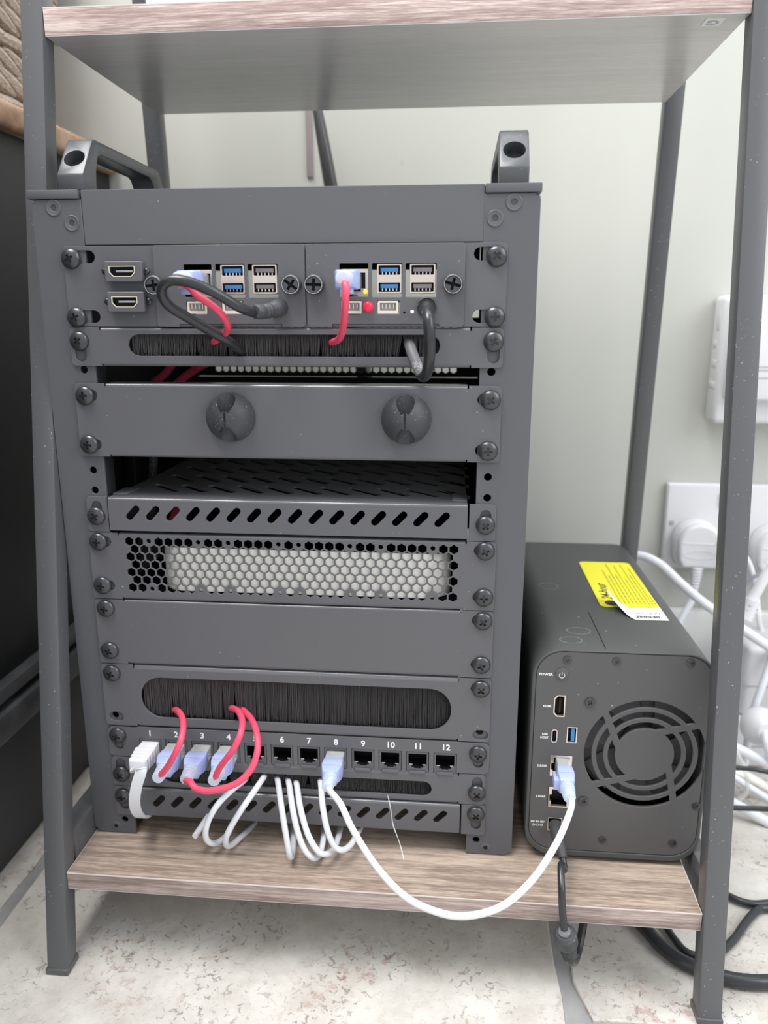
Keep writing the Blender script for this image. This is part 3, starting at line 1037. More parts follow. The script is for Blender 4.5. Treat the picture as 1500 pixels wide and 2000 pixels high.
# ================================================================== TWO SINGLE-BOARD COMPUTERS IN THE TOP MOUNT
mt = thing('computer_mount', 'black rack mount plate holding two small board computers', 'rack mount', (127, -1.6, -44.3))
ms = [slot(5.5, -5.8, 16.6, -5.8, 3.55), slot(5.5, -38.8, 17, -38.8, 3.55), slot(238.6, -5.6, 249, -5.6, 3.55), slot(238.6, -38.7, 249, -38.7, 3.55), rrect(66, -40.5, 136, -6, 1, 2), rrect(152, -40.5, 222, -6, 1, 2)]
add('face_plate', plate(panel_outline(0.2, -44.3, top=False, bot=False, x0=1.4, x1=253.4), ms, 1.5, 0.2), M['paint2'], mt, (0, -1.0, 0), FACE)
screws(mt, [(6.2, -6.7), (6.5, -39.3), (247.5, -7.0), (247.5, -39.1)], -1.0)
for z0 in (-14.1, -30.7):
    x0 = 27.6 if z0 > -20 else 27.8
    port = add('hdmi_coupler', plate(rrect(-10.9, -5.6, 10.9, 5.6, 0.9, 3), [[(-8.3, 3.0), (6.9, 3.0), (6.9, -0.6), (4.6, -3.0), (-5.9, -3.0), (-8.3, -0.6)]], 4.2, 0.5, 2), M['paint2'], mt, (x0 + 10.9, -6.4, z0), FACE)
    add('port_rim', plate([(-8.3, 3.0), (6.9, 3.0), (6.9, -0.6), (4.6, -3.0), (-5.9, -3.0), (-8.3, -0.6)], [[(-7.8, 2.55), (6.4, 2.55), (6.4, -0.4), (4.4, -2.55), (-5.7, -2.55), (-7.8, -0.4)]], 0.6, 0.05), M['ivory'], port, (x0 + 10.9, -6.6, z0), FACE)
    add('port_inside', mk(G().box(-8, 7, -3, 3, -3.4, -3.0)), M['recess'], port, (x0 + 10.9, -6.4, z0), FACE)
    add('port_tongue', mk(G().box(-4.6, 5.4, -0.4, 0.7, -3.0, -0.8), 0.1), M['greyprint'], port, (x0 + 10.9, -6.4, z0), FACE)
    for sx in (-12.2, 12.2):
        add('screw', SCREWS, None, mt, (x0 + 10.9 + sx, -2.6, z0 + 0.2), (PI / 2, 0.6 * sx, 0))

KNOB = [(5.2, 0), (5.4, 0.5), (5.4, 5.0), (4.9, 5.6), (4.3, 5.7), (4.1, 5.1), (0.01, 5.1)]
KN = mk(G().lathe(KNOB, 30))
kc = G()
w_, c_ = 0.8, 3.2
kc.prism([(w_, w_), (w_, c_), (-w_, c_), (-w_, w_), (-6.5, w_), (-6.5, -w_), (-w_, -w_), (-w_, -c_), (w_, -c_), (w_, -w_), (6.5, -w_), (6.5, w_)], 3.9, 9)
KN = bdiff(KN, mk(kc))
KN.materials.clear()
KN.materials.append(M['darkchrome'])


KSL = mk(G().prism([(w_, w_), (w_, c_), (-w_, c_), (-w_, w_), (-4.6, w_), (-4.6, -w_), (-w_, -w_), (-w_, -c_), (w_, -c_), (w_, -w_), (4.6, -w_), (4.6, w_)], 3.7, 4.3))
KSL.materials.append(M['hole'])  # black cross set in the knob recess, its shade put in as colour
KRM = mk(G().sweep([Vector((4.75 * math.cos(a), 4.75 * math.sin(a), 5.55)) for a in [2 * PI * i / 32 for i in range(33)]], circ(0.28, 6), up=(0, 0, 1)))
KRM.materials.append(M['chrome'])


def usb_stack(par, x0, x1, z0, z1, tongue):
    cx, cz = (x0 + x1) / 2, (z0 + z1) / 2
    W2, H2 = (x1 - x0) / 2, (z1 - z0) / 2
    holes_ = [rrect(-W2 + 1.0, 2.1, W2 - 1.0, H2 - 0.8, 0.3, 1), rrect(-W2 + 1.0, -H2 + 0.9, W2 - 1.0, -2.1, 0.3, 1)]
    o = add('usb_port', plate(rrect(-W2, -H2, W2, H2, 0.8, 3), holes_, 5, 0.2), M['tin'], par, (cx, -2.0, cz), FACE)
    add('port_inside', mk(G().box(-W2 + .5, W2 - .5, -H2 + .5, H2 - .5, -4.6, -4.2)), M['recess'], o, (cx, -2.0, cz), FACE)
    for (a, b) in ((3.7, 5.9), (-5.0, -2.8)):
        add('port_tongue', mk(G().box(-W2 + 2, W2 - 2, a, b, -4, -0.7), 0.1), tongue, o, (cx, -2.0, cz), FACE)
        gg = G()
        for i in range(5):
            xx = -W2 + 3 + i * (2 * W2 - 6) / 4
            gg.box(xx - 0.35, xx + 0.35, a - 1.5, a - 0.1, -3.6, -1.6)
        add('port_contact', mk(gg), M['chrome'], o, (cx, -2.0, cz), FACE)
    return o


def pi_module(dx, name_label, x_left, x_right, knobs, ejx, lamps):
    t = thing('computer_tray', name_label, 'computer', ((x_left + x_right) / 2, -2.6, -44.5), 'board computer trays')
    d = dx
    holes_ = [rrect(72.3 + d, -28.1, 88.4 + d, -10.3, 0.4, 1), rrect(90.6 + d, -28.3, 107.3 + d, -10.3, 0.4, 1), rrect(109.2 + d, -28.4, 126.2 + d, -10.4, 0.4, 1), rrect(72.8 + d, -37.6, 84.8 + d, -30.3, 0.4, 1), rrect(93.3 + d, -37.6, 105.9 + d, -30.3, 0.4, 1)]
    out = [(x_right - 1.2, 0.2), (x_left + 1.2, 0.2), (x_left, -1.0), (x_left, -43.2), (x_left + 1.2, -44.4), (68 + d, -44.4), (68 + d, -43.0), (127.9 + d, -43.0), (127.9 + d, -44.4), (x_right - 1.2, -44.4), (x_right, -43.2), (x_right, -1.0)]
    add('face_plate', plate(out, holes_, 1.2, 0.25, 2), M['paint2'], t, (0, -2.7, 0), FACE)
    flange('bottom_flange', t, 68.4 + d, 127.5 + d, -44.4, False, yf=-2.7, yb=-1.2, r0=1.2, m=M['paint2'])
    for kx in knobs:
        rk_ = (PI / 2, srng.uniform(-0.9, 0.9), 0)
        kn_ = add('thumb_screw', KN, None, t, (kx, -2.7, -21.7), rk_)
        add('slot_shade', KSL, None, kn_, (kx, -2.7, -21.7), rk_)
        add('bright_rim', KRM, None, kn_, (kx, -2.7, -21.7), rk_)
    wpart('circuit_board', G().box(70 + d, 127 + d, 0.8, 85, -29.6, -28.2), M['pcb'], t)
    usb_stack(t, 93.2 + d, 107.0 + d, -26.4, -10.6, M['usbblue'])
    usb_stack(t, 111.4 + d, 125.6 + d, -26.4, -10.6, M['usbgrey'])
    # ethernet jack
    ej = add('ethernet_port', plate(rrect(0, -13.6, 15, 0, 0.3, 1), [[(1.4, -2), (13.2, -2), (13.2, -10.4), (10.6, -10.4), (10.6, -12), (4, -12), (4, -10.4), (1.4, -10.4)]], 3, 0.1), M['tin'], t, (ejx, -1.6, -13.2), FACE)
    add('port_inside', mk(G().box(1, 13.6, -12.5, -1.6, -3.2, -2.7)), M['recess'], ej, (ejx, -1.6, -13.2), FACE)
    if lamps:
        add('status_light', mk(G().lathe([(1.3, 0), (1.2, 0.5), (0.6, 0.9), (0.01, 0.9)], 12)), M['ledyellow'], t, (ejx + 13.2, -1.9, -25.4), FACE, label='yellow status light')
    for hx in (72.9 + d, 93.4 + d):
        hd = add('header_socket', plate(rrect(0.4, -7.0, 11.8, -0.2, 0.3, 1), [rrect(1.5, -5.4, 10.6, -1.2, 0.2, 1)], 2.6, 0.1), M['ivory'], t, (hx, -2.9, -30.3), FACE)
        gg = G().box(1.2, 11.0, -5.6, -1.0, -2.4, -2.2)
        add('port_inside', mk(gg), M['greyprint'], hd, (hx, -2.9, -30.3), FACE)
        gp = G()
        for i in range(4):
            gp.box(2.6 + i * 2.1, 3.1 + i * 2.1, -4.2, -1.6, -2.2, -0.8)
        add('port_contact', mk(gp), M['tin'], hd, (hx, -2.9, -30.3), FACE)
    return t


c1 = pi_module(0, 'left board computer tray, its ports half hidden by a black cable', 55.0, 141.6, (56.0, 134.4), 74.0, False)
c2 = pi_module(88.7, 'right board computer tray with a red button between its white sockets', 142.4, 230.4, (147.3, 224.1), 162.2, True)
add('push_button', mk(G().lathe([(2.8, 0), (2.8, 1.2), (2.4, 2.2), (1.5, 2.9), (0.02, 3.2)], 24)), M['ledred'], c2, (177.1, -2.7, -33.4), FACE, label='round red button')
add('status_light', mk(G().lathe([(0.9, 0), (0.8, 0.3), (0.01, 0.4)], 12)), M['ledwhite'], c2, (201.7, -2.7, -36.2), FACE, label='small white light')
add('pin_hole', mk(G().lathe([(0.7, 0), (0.01, 0.1)], 10)), M['hole'], c2, (197.3, -2.7, -36.7), FACE)
add('power_jack', mk(G().lathe([(5.6, 0), (5.6, 1.0), (5.0, 1.4), (4.6, 0.6), (0.01, 0.6)], 28)), M['rubber'], c2, (209.8, -2.7, -33.8), FACE)
add('power_jack', mk(G().lathe([(5.0, 0), (5.0, 1.0), (4.4, 1.3), (0.01, 1.3)], 28)), M['rubber'], c1, (125.6, -2.7, -34.0), FACE)


# ================================================================== NETWORK PLUGS
def superbox(g_, x, y, z0, z1, w0, h0, w1, h1, r=0.3):
    """tapering block along z from (w0,h0) at z0 to (w1,h1) at z1"""
    v = []
    for (z_, ww, hh) in ((z0, w0, h0), (z1, w1, h1)):
        v += [(x - ww / 2, y - hh / 2, z_), (x + ww / 2, y - hh / 2, z_), (x + ww / 2, y + hh / 2, z_), (x - ww / 2, y + hh / 2, z_)]
    g_.add(v, [(0, 3, 2, 1), (4, 5, 6, 7), (0, 1, 5, 4), (1, 2, 6, 5), (2, 3, 7, 6), (3, 0, 4, 7)])
    return g_


def plug_meshes():
    tip = superbox(G(), 0, 0, -6, 9, 11.6, 8, 11.6, 8)
    body = superbox(G(), 0, 0, 7, 16, 12.6, 9.2, 13.4, 10.6)
    superbox(body, 0, 0, 16, 22.5, 13.4, 10.6, 9.4, 8.6)
    neck = G()
    prof = []
    zz = 22.0
    for i in range(5):
        prof += [(4.6 - i * 0.22, zz), (4.6 - i * 0.22, zz + 1.4), (4.0 - i * 0.22, zz + 1.6), (4.0 - i * 0.22, zz + 2.2)]
        zz += 2.3
    neck.lathe([(3.6, 20)] + prof + [(2.6, zz)], 16)
    lever = superbox(G(), 0, -6.6, 9, 19, 5.6, 1.6, 6.6, 2.4)
    superbox(lever, 0, -5.4, 16, 20.5, 7.6, 4.6, 6.8, 4.2)
    con = G()
    for i in range(8):
        con.box(-4.3 + i * 1.2, -3.8 + i * 1.2, 3.6, 4.15, -5, 0)
    return mk(tip, 0.5), mk(body, 1.1), mk(neck, 0), mk(lever, 0.5), mk(con)


PT, PB, PN, PLV, PC = plug_meshes()
for m_, k in ((PT, 'clear'), (PB, 'boot'), (PN, 'boot2'), (PLV, 'boot'), (PC, 'pins')):
    m_.materials.append(M[k])


def plug(par, loc, rot=FACE):
    add('plug_body', PT, None, par, loc, rot, label='clear plastic plug')
    b = add('boot', PB, None, par, loc, rot, label='pale blue translucent boot')
    add('strain_relief', PN, None, par, loc, rot)
    add('latch_lever', PLV, None, par, loc, rot)
    add('plug_contacts', PC, None, par, loc, rot)


def cable(name, label, pts, r, m, plugs=(), cat='cable', group=None, n=12, sub_=8):
    P = [p if isinstance(p, Vector) else Vector(p) for p in pts]
    t = thing(name, label, cat, tuple(min(P, key=lambda q: q.z)), group)
    wpart('cable_jacket', tube(P, r, n, sub_), m, t)
    for pl_ in plugs:
        plug(t, *pl_)
    return t


PZ = -317.0
RD = M['red']
RG = 'red network cables'
cable('network_cable', 'shortest red network cable, leftmost of those rising from the patch ports', [(47.6, -24, PZ), (47.6, -32, PZ - 0.4), at(328, 1496, -37), at(347, 1462, -39), at(357, 1430, -32), at(357, 1405, -20), at(349, 1390, -8), at(340, 1386, 4)], 2.0, RD, [((47.6, -2, PZ),)], group=RG)
cable('network_cable', 'red network cable of patch port four, inside the wide red loop', [(83.1, -24, PZ), (83.1, -32, PZ - 0.3), at(430, 1498, -37), at(455, 1465, -40), at(470, 1432, -36), at(473, 1406, -24), at(464, 1388, -10), at(450, 1382, 4)], 2.0, RD, [((83.1, -2, PZ),)], group=RG)
cable('network_cable', 'red network cable sagging in a wide loop below the patch ports', [(65.4, -24, PZ), (65.4, -34, PZ - 1), at(371, 1527, -42), at(385, 1541, -47), at(415, 1544, -50), at(460, 1531, -50), at(490, 1503, -46), at(503, 1465, -40), at(501, 1430, -30), at(490, 1403, -14), at(472, 1384, 4)], 2.0, RD, [((65.4, -2, PZ),)], group=RG)
cable('network_cable', 'red network cable in the left board computer, behind the black cable', [(76.5, -22, -19.6), (75.5, -33, -20.5), at(366, 558, -38), at(385, 577, -38), at(410, 594, -36), at(432, 613, -33), at(444, 634, -26), at(442, 648, -17), at(430, 660, -8), at(416, 668, 4)], 1.95, RD, [((80.4, -2.6, -19.6),)], group=RG)
cable('network_cable', 'red network cable hanging from the right board computer into the brush', [(166.6, -24, -19.6), (166.4, -30, -20), at(676, 560, -37), at(674, 590, -37), at(672, 625, -30), at(667, 652, -20), at(660, 664, -10), at(646, 669, 4)], 1.95, RD, [((167.4, -2.6, -19.6),)], group=RG)

# white round cable from patch port 8 to the storage box
NPX, NPZ = 299.5, -316.5
wc = cable('network_cable', 'long white network cable sagging from patch port 8 to the storage box', [(154.8, -26, PZ), (155.2, -35, PZ - 1), at(665, 1570, -50), at(690, 1622, -62), at(735, 1692, -78), at(790, 1750, -90), at(850, 1780, -96), at(910, 1789, -98), at(980, 1770, -94), at(1040, 1718, -82), at(1084, 1652, -66), at(1108, 1600, -50), (300.5, -36, NPZ - 1.5), (NPX + 0.5, -26, NPZ)], 1.95, M['white'], [((154.2, -2, PZ),), ((NPX, -0.4, NPZ), (PI / 2, PI / 2, 0))])

# flat white cable in port 1
fc = thing('flat_network_cable', 'flat white network cable plugged into patch port 1', 'cable', (25, -20, -370))
gg = superbox(G(), 0, 0, -6, 7, 11.4, 8.2, 11.8, 8.6)
for i in range(4):
    superbox(gg, 0, 0, 7 + i * 3.6, 10 + i * 3.6, 13.2 - i * 0.5, 9.6 - i * 0.5, 13.2 - i * 0.5, 9.6 - i * 0.5)
    superbox(gg, 0, 0, 9.6 + i * 3.6, 11.2 + i * 3.6, 12 - i * 0.5, 8.4 - i * 0.5, 12 - i * 0.5, 8.4 - i * 0.5)
add('plug_body', mk(gg, 0.35), M['whiteplast'], fc, (30.1, -2, PZ + 0.4), FACE)
fp = spline([Vector((30.1, -18, PZ)), Vector((29.6, -26, PZ - 2)), at(276, 1503, -31), at(267, 1535, -31), at(263, 1563, -28), at(266, 1583, -22), at(276, 1596, -12), at(287, 1592, 2)], 8)
gg = G().sweep(fp, [(-3.4, -0.7), (3.4, -0.7), (3.7, 0), (3.4, 0.7), (-3.4, 0.7), (-3.7, 0)], up=(0.1, -0.95, 0.3))
gg = G()
for i in range(len(fp)):
    T_ = (fp[min(i + 1, len(fp) - 1)] - fp[max(i - 1, 0)]).normalized()
    wv = Vector((1, 0.12, 0.05 - 0.15 * i / len(fp)))
    wv = (wv - T_ * wv.dot(T_)).normalized()
    nv = T_.cross(wv)
    for a, b in ((-3.5, -0.65), (3.5, -0.65), (3.5, 0.65), (-3.5, 0.65)):
        gg.v.append(tuple(fp[i] + wv * a + nv * b))
for i in range(len(fp) - 1):
    for k in range(4):
        l = (k + 1) % 4
        gg.f.append((i * 4 + k, i * 4 + l, (i + 1) * 4 + l, (i + 1) * 4 + k))
gg.f += [(3, 2, 1, 0), tuple(range((len(fp) - 1) * 4, len(fp) * 4))]
wpart('flat_ribbon', gg, M['white'], fc)

# white loops out of the low brush
q = lambda a, b, y: at(340 + a / 3.75, 1480 + b / 3.75, y)
loops = [
    ('white cable loop, leftmost of those hanging under the low brush', [q(530, 150, 5), q(500, 178, -3), q(420, 240, -14), q(330, 330, -20), q(265, 430, -23), q(232, 530, -24), q(240, 600, -22), q(290, 628, -17), q(350, 600, -8), q(420, 530, 12), q(470, 480, 40)]),
    ('white cable loop, second from the left under the low brush', [q(670, 120, 5), q(645, 160, -3), q(570, 270, -14), q(480, 400, -20), q(415, 510, -22), q(380, 590, -22), q(383, 640, -18), q(420, 640, -11), q(500, 570, 2), q(615, 465, 24), q(680, 420, 40)]),
    ('straight narrow white cable loop with printed text, third from the left', [q(752, 140, 5), q(763, 190, -4), q(785, 350, -18), q(812, 520, -24), q(838, 670, -26), q(850, 722, -24), q(864, 715, -18), q(872, 640, -8), q(874, 540, 8), q(876, 440, 30)]),
    ('white cable loop, fourth from the left under the low brush', [q(830, 150, 5), q(843, 200, -4), q(868, 370, -18), q(905, 540, -24), q(955, 670, -26), q(1015, 732, -24), q(1060, 715, -16), q(1088, 630, -6), q(1097, 530, 10), q(1100, 440, 34)]),
    ('white cable loop, fifth from the left under the low brush', [q(890, 165, 5), q(902, 215, -4), q(928, 380, -18), q(980, 560, -24), q(1050, 680, -26), q(1105, 706, -23), q(1160, 680, -15), q(1197, 600, -4), q(1218, 510, 12), q(1225, 440, 34)]),
    ('white cable loop, rightmost of those hanging under the low brush', [q(1068, 150, 5), q(1076, 205, -4), q(1088, 350, -16), q(1120, 520, -21), q(1170, 640, -22), q(1228, 676, -20), q(1290, 640, -12), q(1345, 550, 0), q(1380, 480, 16), q(1400, 430, 34)]),
]
for lab, P in loops:
    wpart('looped_cable', tube(P, 1.95, 12, 8), M['white'], label=lab, cat='cable', group='white cable loops under the brush')
wpart('cable_end', tube([q(330, 300, 18), q(262, 410, 0), q(215, 480, -10), q(152, 575, -22)], 1.95, 12, 6), M['white'], label='short white cable end poking out left of the loops', cat='cable', group='white cable loops under the brush')

# black power leads of the two computers
bl = thing('power_lead', 'thick black power lead looping out of the left board computer', 'cable', tuple(at(450, 668, -8)))
wpart('cable_jacket', tube([at(520, 610, -16), at(500, 611, -24), at(468, 600, -34), at(420, 572, -42), at(372, 552, -46), at(338, 547, -47), at(319, 557, -46), at(317, 578, -43), at(334, 600, -38), at(370, 622, -30), at(410, 646, -20), at(448, 668, -10), at(478, 690, 5)], 2.75, 16, 8), M['cableblack'], bl)
gg = G()
pts = [at(546, 601, -3), at(540, 603, -10), at(528, 606, -16), at(512, 609, -22), at(498, 609, -27)]
gg.sweep(spline(pts, 6), lambda t: circ(4.9 if t < 0.35 else (4.4 if int(t * 30) % 3 else 3.8) - t * 0.5, 16))
wpart('barrel_plug', gg, M['rubber'], bl)
br = thing('power_lead', 'black power lead dropping from the right board computer', 'cable', tuple(at(832, 735, -12)))
wpart('cable_jacket', tube([at(834, 598, -4), at(834, 602, -16), at(837, 622, -26), at(839, 655, -28), at(839, 690, -25), at(836, 720, -18), at(829, 735, -12), at(820, 730, -8)], 3.1, 16, 8), M['cableblack'], br)
wpart('dusty_end', tube([at(826, 736, -10), at(818, 722, -8), at(806, 692, -3), at(798, 668, 4)], 3.1, 14, 6), M['dustcable'], br, label='dusty grey stretch of the lead')

# ================================================================== STORAGE BOX (NAS)
ns = thing('storage_box', 'black network storage box lying beside the rack with a yellow label', 'storage device', (334, 120, -384.6))
NX0, NX1, NZ0, NZ1, NY1 = 278.0, 388.6, -381.4, -236.6, 239.0


def rr3(x0, z0, x1, z1, r):
    return rrect(x0, z0, x1, z1, r, 8)


shell_out = rr3(NX0, NZ0, NX1, NZ1, 18)
shell_in = rr3(NX0 + 2.2, NZ0 + 4, NX1 - 2.2, NZ1 - 1.2, 16.5)
sh = plate(shell_out, [shell_in], NY1, 0.7, 2)
add('shell', sh, M['nas'], ns, (0, 0, 0), FACE)
wpart('back_wall', G().box(NX0 + 2, NX1 - 2, NY1 - 4, NY1 - 1, NZ0 + 10, NZ1 - 8), M['inner'], ns)
FX, FZ = 349.6, -305.6
TURN = [112, 14, -78, -163]


def arc_slot(r0, r1, k):
    """opening between ring radii r0<r1, between spoke k and the next one round clockwise"""
    def ang(r, kk, side):
        return math.radians(TURN[kk]) + math.asin((13.4 + side * 2.15) / r)
    pts = []
    k2 = (k + 1) % 4
    for r_, rev in ((r1, False), (r0, True)):
        a0 = ang(r_, k, -1)
        a1 = ang(r_, k2, 1)
        while a1 > a0:
            a1 -= 2 * PI
        while a1 < a0 - 2 * PI:
            a1 += 2 * PI
        seq = [a0 + (a1 - a0) * i / 14 for i in range(15)]
        if rev:
            seq = seq[::-1]
        pts += [(FX + r_ * math.cos(a), FZ + r_ * math.sin(a)) for a in seq]
    return pts


nh = []
for (r0, r1) in ((32.6, 37.2), (25.4, 29.6), (18.2, 22.4)):
    for k in range(4):
        nh.append(arc_slot(r0, r1, k))
nh += [[(292.0, -269.5), (294.2, -267.2), (298.8, -267.2), (298.8, -281.6), (294.2, -281.6), (292.0, -279.2)],
       rrect(291.7, -299.8, 295.2, -290.8, 1.4, 4), rrect(301.1, -299.4, 307.2, -288.6, 0.2, 1),
       rrect(292.2, -323.2, 305.4, -308.8, 0.3, 1), rrect(291.6, -346.0, 305.0, -331.2, 0.3, 1), rrect(292.4, -363, 301.3, -354, 0.5, 1)]
fp_ = add('face_panel', plate(rrect(NX0 + 2.4, NZ0 + 4.3, NX1 - 2.4, NZ1 - 1.4, 16.2, 8), nh, 2.2, 0.45, 2), M['nasface'], ns, (0, 0.3, 0), FACE)
add('fan_recess', mk(G().lathe([(38.5, 0), (0.01, 0.1)], 40)), M['fanback'], ns, (FX, 14, FZ), FACE)
fan = add('fan_hub', mk(G().lathe([(15, 0), (15, 3), (14, 4), (0.02, 4)], 32)), M['fanback'], ns, (FX, 12, FZ), FACE)
for k in range(7):
    gb = G()
    v = []
    for i in range(5):
        r_ = 15 + i * 5.6
        for s_ in (-1, 1):
            a = 2 * PI * k / 7 + s_ * 0.30 + i * 0.06
            v.append((r_ * math.cos(a), r_ * math.sin(a), 1.5 * s_))
    gb.add(v, [(2 * i, 2 * i + 1, 2 * i + 3, 2 * i + 2) for i in range(4)])
    add('fan_blade', mk(gb), M['fanback'], fan, (FX, 10.5, FZ), FACE)
for (x, z_) in ((298.6, -243.0), (328.2, -242.9), (372.0, -242.1), (384.2, -339.7), (327.8, -368.0), (372, -367.6)):
    add('screw', NSC, None, ns, (x, 0.4, z_), (PI / 2, srng.uniform(-1, 1), 0))
for (x, z_) in ((314.0, -270.9), (313.9, -340.2)):
    add('screw', NSC, None, ns, (x, 0.3, z_), (PI / 2, srng.uniform(-1, 1), 0)).scale = (1.25, 1.25, 1.3)
pb_ = add('power_button', mk(G().lathe([(3.9, 0), (3.9, 0.5), (3.3, 0.8), (0.01, 0.6)], 28)), M['nasface'], ns, (295.8, 0.3, -252.6), FACE)
gi = G()
ap = [Vector((1.7 * math.cos(a), 1.7 * math.sin(a), 0)) for a in [PI / 2 + 0.6 + (2 * PI - 1.2) * i / 18 for i in range(19)]]
gi.sweep(ap, [(-0.2, -0.1), (0.2, -0.1), (0.2, 0.1), (-0.2, 0.1)], up=(0, 0, 1))
gi.box(-0.2, 0.2, 0.3, 2.3, -0.1, 0.1)
add('power_symbol', mk(gi), M['inkdim'], pb_, (295.8, -0.5, -253.3), FACE)
for s_, x, z_, sz in (('POWER', 286.2, -253.4, 2.3), ('HDMI', 287.9, -274.9, 1.9), ('USB', 287.5, -294.2, 1.9), ('HOST', 287.3, -296.6, 1.9), ('2.5GbE', 286.8, -316.6, 1.9), ('2.5GbE', 286.8, -338.7, 1.9), ('DC IN 12V', 285.9, -357.3, 1.75)):
    add('lettering', text(s_, sz, 0.03, 0.07, spacing=1.08), M['ink'], ns, (x, 0.25, z_), FACE)
gs = G()
for cx_ in (-2.6, 0, 2.6):
    pts = [Vector((cx_ + 0.75 * math.cos(a), 0.75 * math.sin(a), 0)) for a in [2 * PI * i / 12 for i in range(13)]]
    gs.sweep(pts, [(-0.1, -0.03), (0.1, -0.03), (0.1, 0.03), (-0.1, 0.03)], up=(0, 0, 1))
gs.box(-1.85, -0.75, -0.08, 0.08, -0.03, 0.03).box(0.75, 1.85, -0.08, 0.08, -0.03, 0.03).box(-2.95, -2.25, -0.08, 0.08, -0.03, 0.03).box(2.25, 2.95, -0.08, 0.08, -0.03, 0.03).box(2.52, 2.68, -0.35, 0.35, -0.03, 0.03)
add('polarity_symbol', mk(gs), M['ink'], ns, (285.9, 0.25, -359.7), FACE)
# ports of the box
hp = add('hdmi_port', plate([(291.9, -269.4), (294.1, -267.0), (299.0, -267.0), (299.0, -281.8), (294.1, -281.8), (291.9, -279.3)], [[(292.7, -269.8), (294.5, -267.8), (298.3, -267.8), (298.3, -281.0), (294.5, -281.0), (292.7, -279.0)]], 2, 0.08), M['tin'], ns, (0, 0.1, 0), FACE)
wpart('port_inside', G().box(292, 299, 4.2, 4.6, -282, -267), M['recess'], hp)
wpart('port_tongue', G().box(295.2, 296.4, 1, 4, -279.5, -269.5), M['recess'], hp)
up_ = add('usb_c_port', plate(rrect(291.6, -299.9, 295.3, -290.7, 1.5, 4), [rrect(292.2, -299.3, 294.7, -291.3, 1.1, 4)], 2, 0.05), M['tin'], ns, (0, 0.1, 0), FACE)
wpart('port_tongue', G().box(293.1, 293.8, 0.6, 4, -298.2, -292.4), M['recess'], up_)
wpart('port_inside', G().box(292, 295, 4.0, 4.4, -299.6, -291), M['recess'], up_)
ua = add('usb_port', plate(rrect(301.0, -299.6, 307.4, -288.5, 0.2, 1), [rrect(301.7, -299.0, 306.7, -289.1, 0.2, 1)], 2.2, 0.05), M['tin'], ns, (0, 0.1, 0), FACE)
wpart('port_tongue', G().box(303.9, 306.0, 0.8, 5, -298.6, -289.6), M['usbblue'], ua)
wpart('port_inside', G().box(301.2, 307, 5.0, 5.3, -299.4, -288.8), M['recess'], ua)
for z_ in (-316.0, -338.6):
    ep = add('ethernet_port', plate(rrect(291.9, z_ - 7.4, 305.4, z_ + 7.2, 0.3, 1), [[(293.9, z_ + 5.6), (303.7, z_ + 5.6), (303.7, z_ - 6.6), (293.6, z_ - 6.6), (293.6, z_ - 3.0), (292.5, z_ - 3.0), (292.5, z_ + 1.8), (293.9, z_ + 1.8)]], 2.2, 0.05), M['tin'], ns, (0, 0.1, 0), FACE)
    wpart('port_inside', G().box(292.4, 305, 8.0, 8.4, z_ - 7, z_ + 6.8), M['recess'], ep)
for (x, z_) in ((295.8, -321.4), (300.0, -321.2)):
    add('status_light', mk(G().lathe([(1.5, 0), (1.4, 0.5), (0.01, 0.8)], 12)), M['gold'], ns, (x, 0.0, z_), FACE, label='amber contact light')
add('power_socket', plate(rrect(292.3, -363.2, 301.5, -353.8, 0.6, 2), [rrect(292.9, -362.6, 300.9, -354.4, 0.4, 2)], 2, 0.05), M['tin'], ns, (0, 0.1, 0), FACE)
for (x, y) in ((290, 12), (378, 12), (290, 225), (378, 225)):
    wpart('rubber_foot', G().lathe([(5, 0), (5, 3.0)], 16, (x, y, -384.6)), M['recess'], ns)
# seam and chalk marks on top
wpart('seam', G().sweep([Vector((321.9, 4, NZ1)), Vector((321.4, 66, NZ1))], [(-0.25, -0.1), (0.25, -0.1), (0.25, 0.06), (-0.25, 0.06)], up=(0, 0, 1)), M['hole'], ns)
for (cx, cy, ra, rb) in ((309.5, 31.5, 7.6, 5.6), (302.5, 16, 7.0, 5.0), (300, 118, 7, 7)):
    pr_ = [Vector((cx + ra * math.cos(a), cy + rb * math.sin(a), NZ1 + 0.02)) for a in [2 * PI * i / 28 for i in range(29)]]
    wpart('chalky_mark', G().sweep(pr_, [(-0.45, 0), (0.45, 0), (0.3, 0.04), (-0.3, 0.04)], up=(0, 0, 1)), M['smear'], ns)
# yellow label + curled white label
LZ = NZ1 + 0.35
yl = thing('yellow_label', 'yellow printed notice stuck on top of the storage box', 'label', (352, 128, NZ1))
add('sheet', plate(rrect(331.8, 77.0, 372.4, 182.0, 4, 5), (), 0.25, 0.05), M['yellow'], yl, (0, 0, LZ))
gp = G()
lr = random.Random(4)
rows = [(347.2, 84, 160), (350.0, 84, 148), (352.8, 84, 176), (355.6, 84, 150), (358.4, 84, 172), (361.2, 84, 140), (364.0, 84, 176), (366.6, 84, 150), (369.0, 84, 168), (370.8, 84, 104)]
for (x, ya, yb) in rows:
    y = ya
    while y < yb:
        ln = lr.uniform(2.2, 8)
        gp.box(x - 0.5, x + 0.5, y, min(y + ln, yb), 0, 0.06)
        y += ln + 1.0
add('small_print', mk(gp), M['olive'], yl, (0, 0, LZ), kind='stuff')
add('heading', text('24-hour', 10.5, 0.04, 0.12, 'LEFT', shear=0.25), M['print'], yl, (339.8, 92, LZ + 0.05), (0, 0, PI / 2))
wpart('logo_dot', G().lathe([(5.0, 0), (5.0, 0.08), (0.01, 0.08)], 24, (340.8, 84.5, LZ)), M['print'], yl, label='black oval mark')
gc = G()
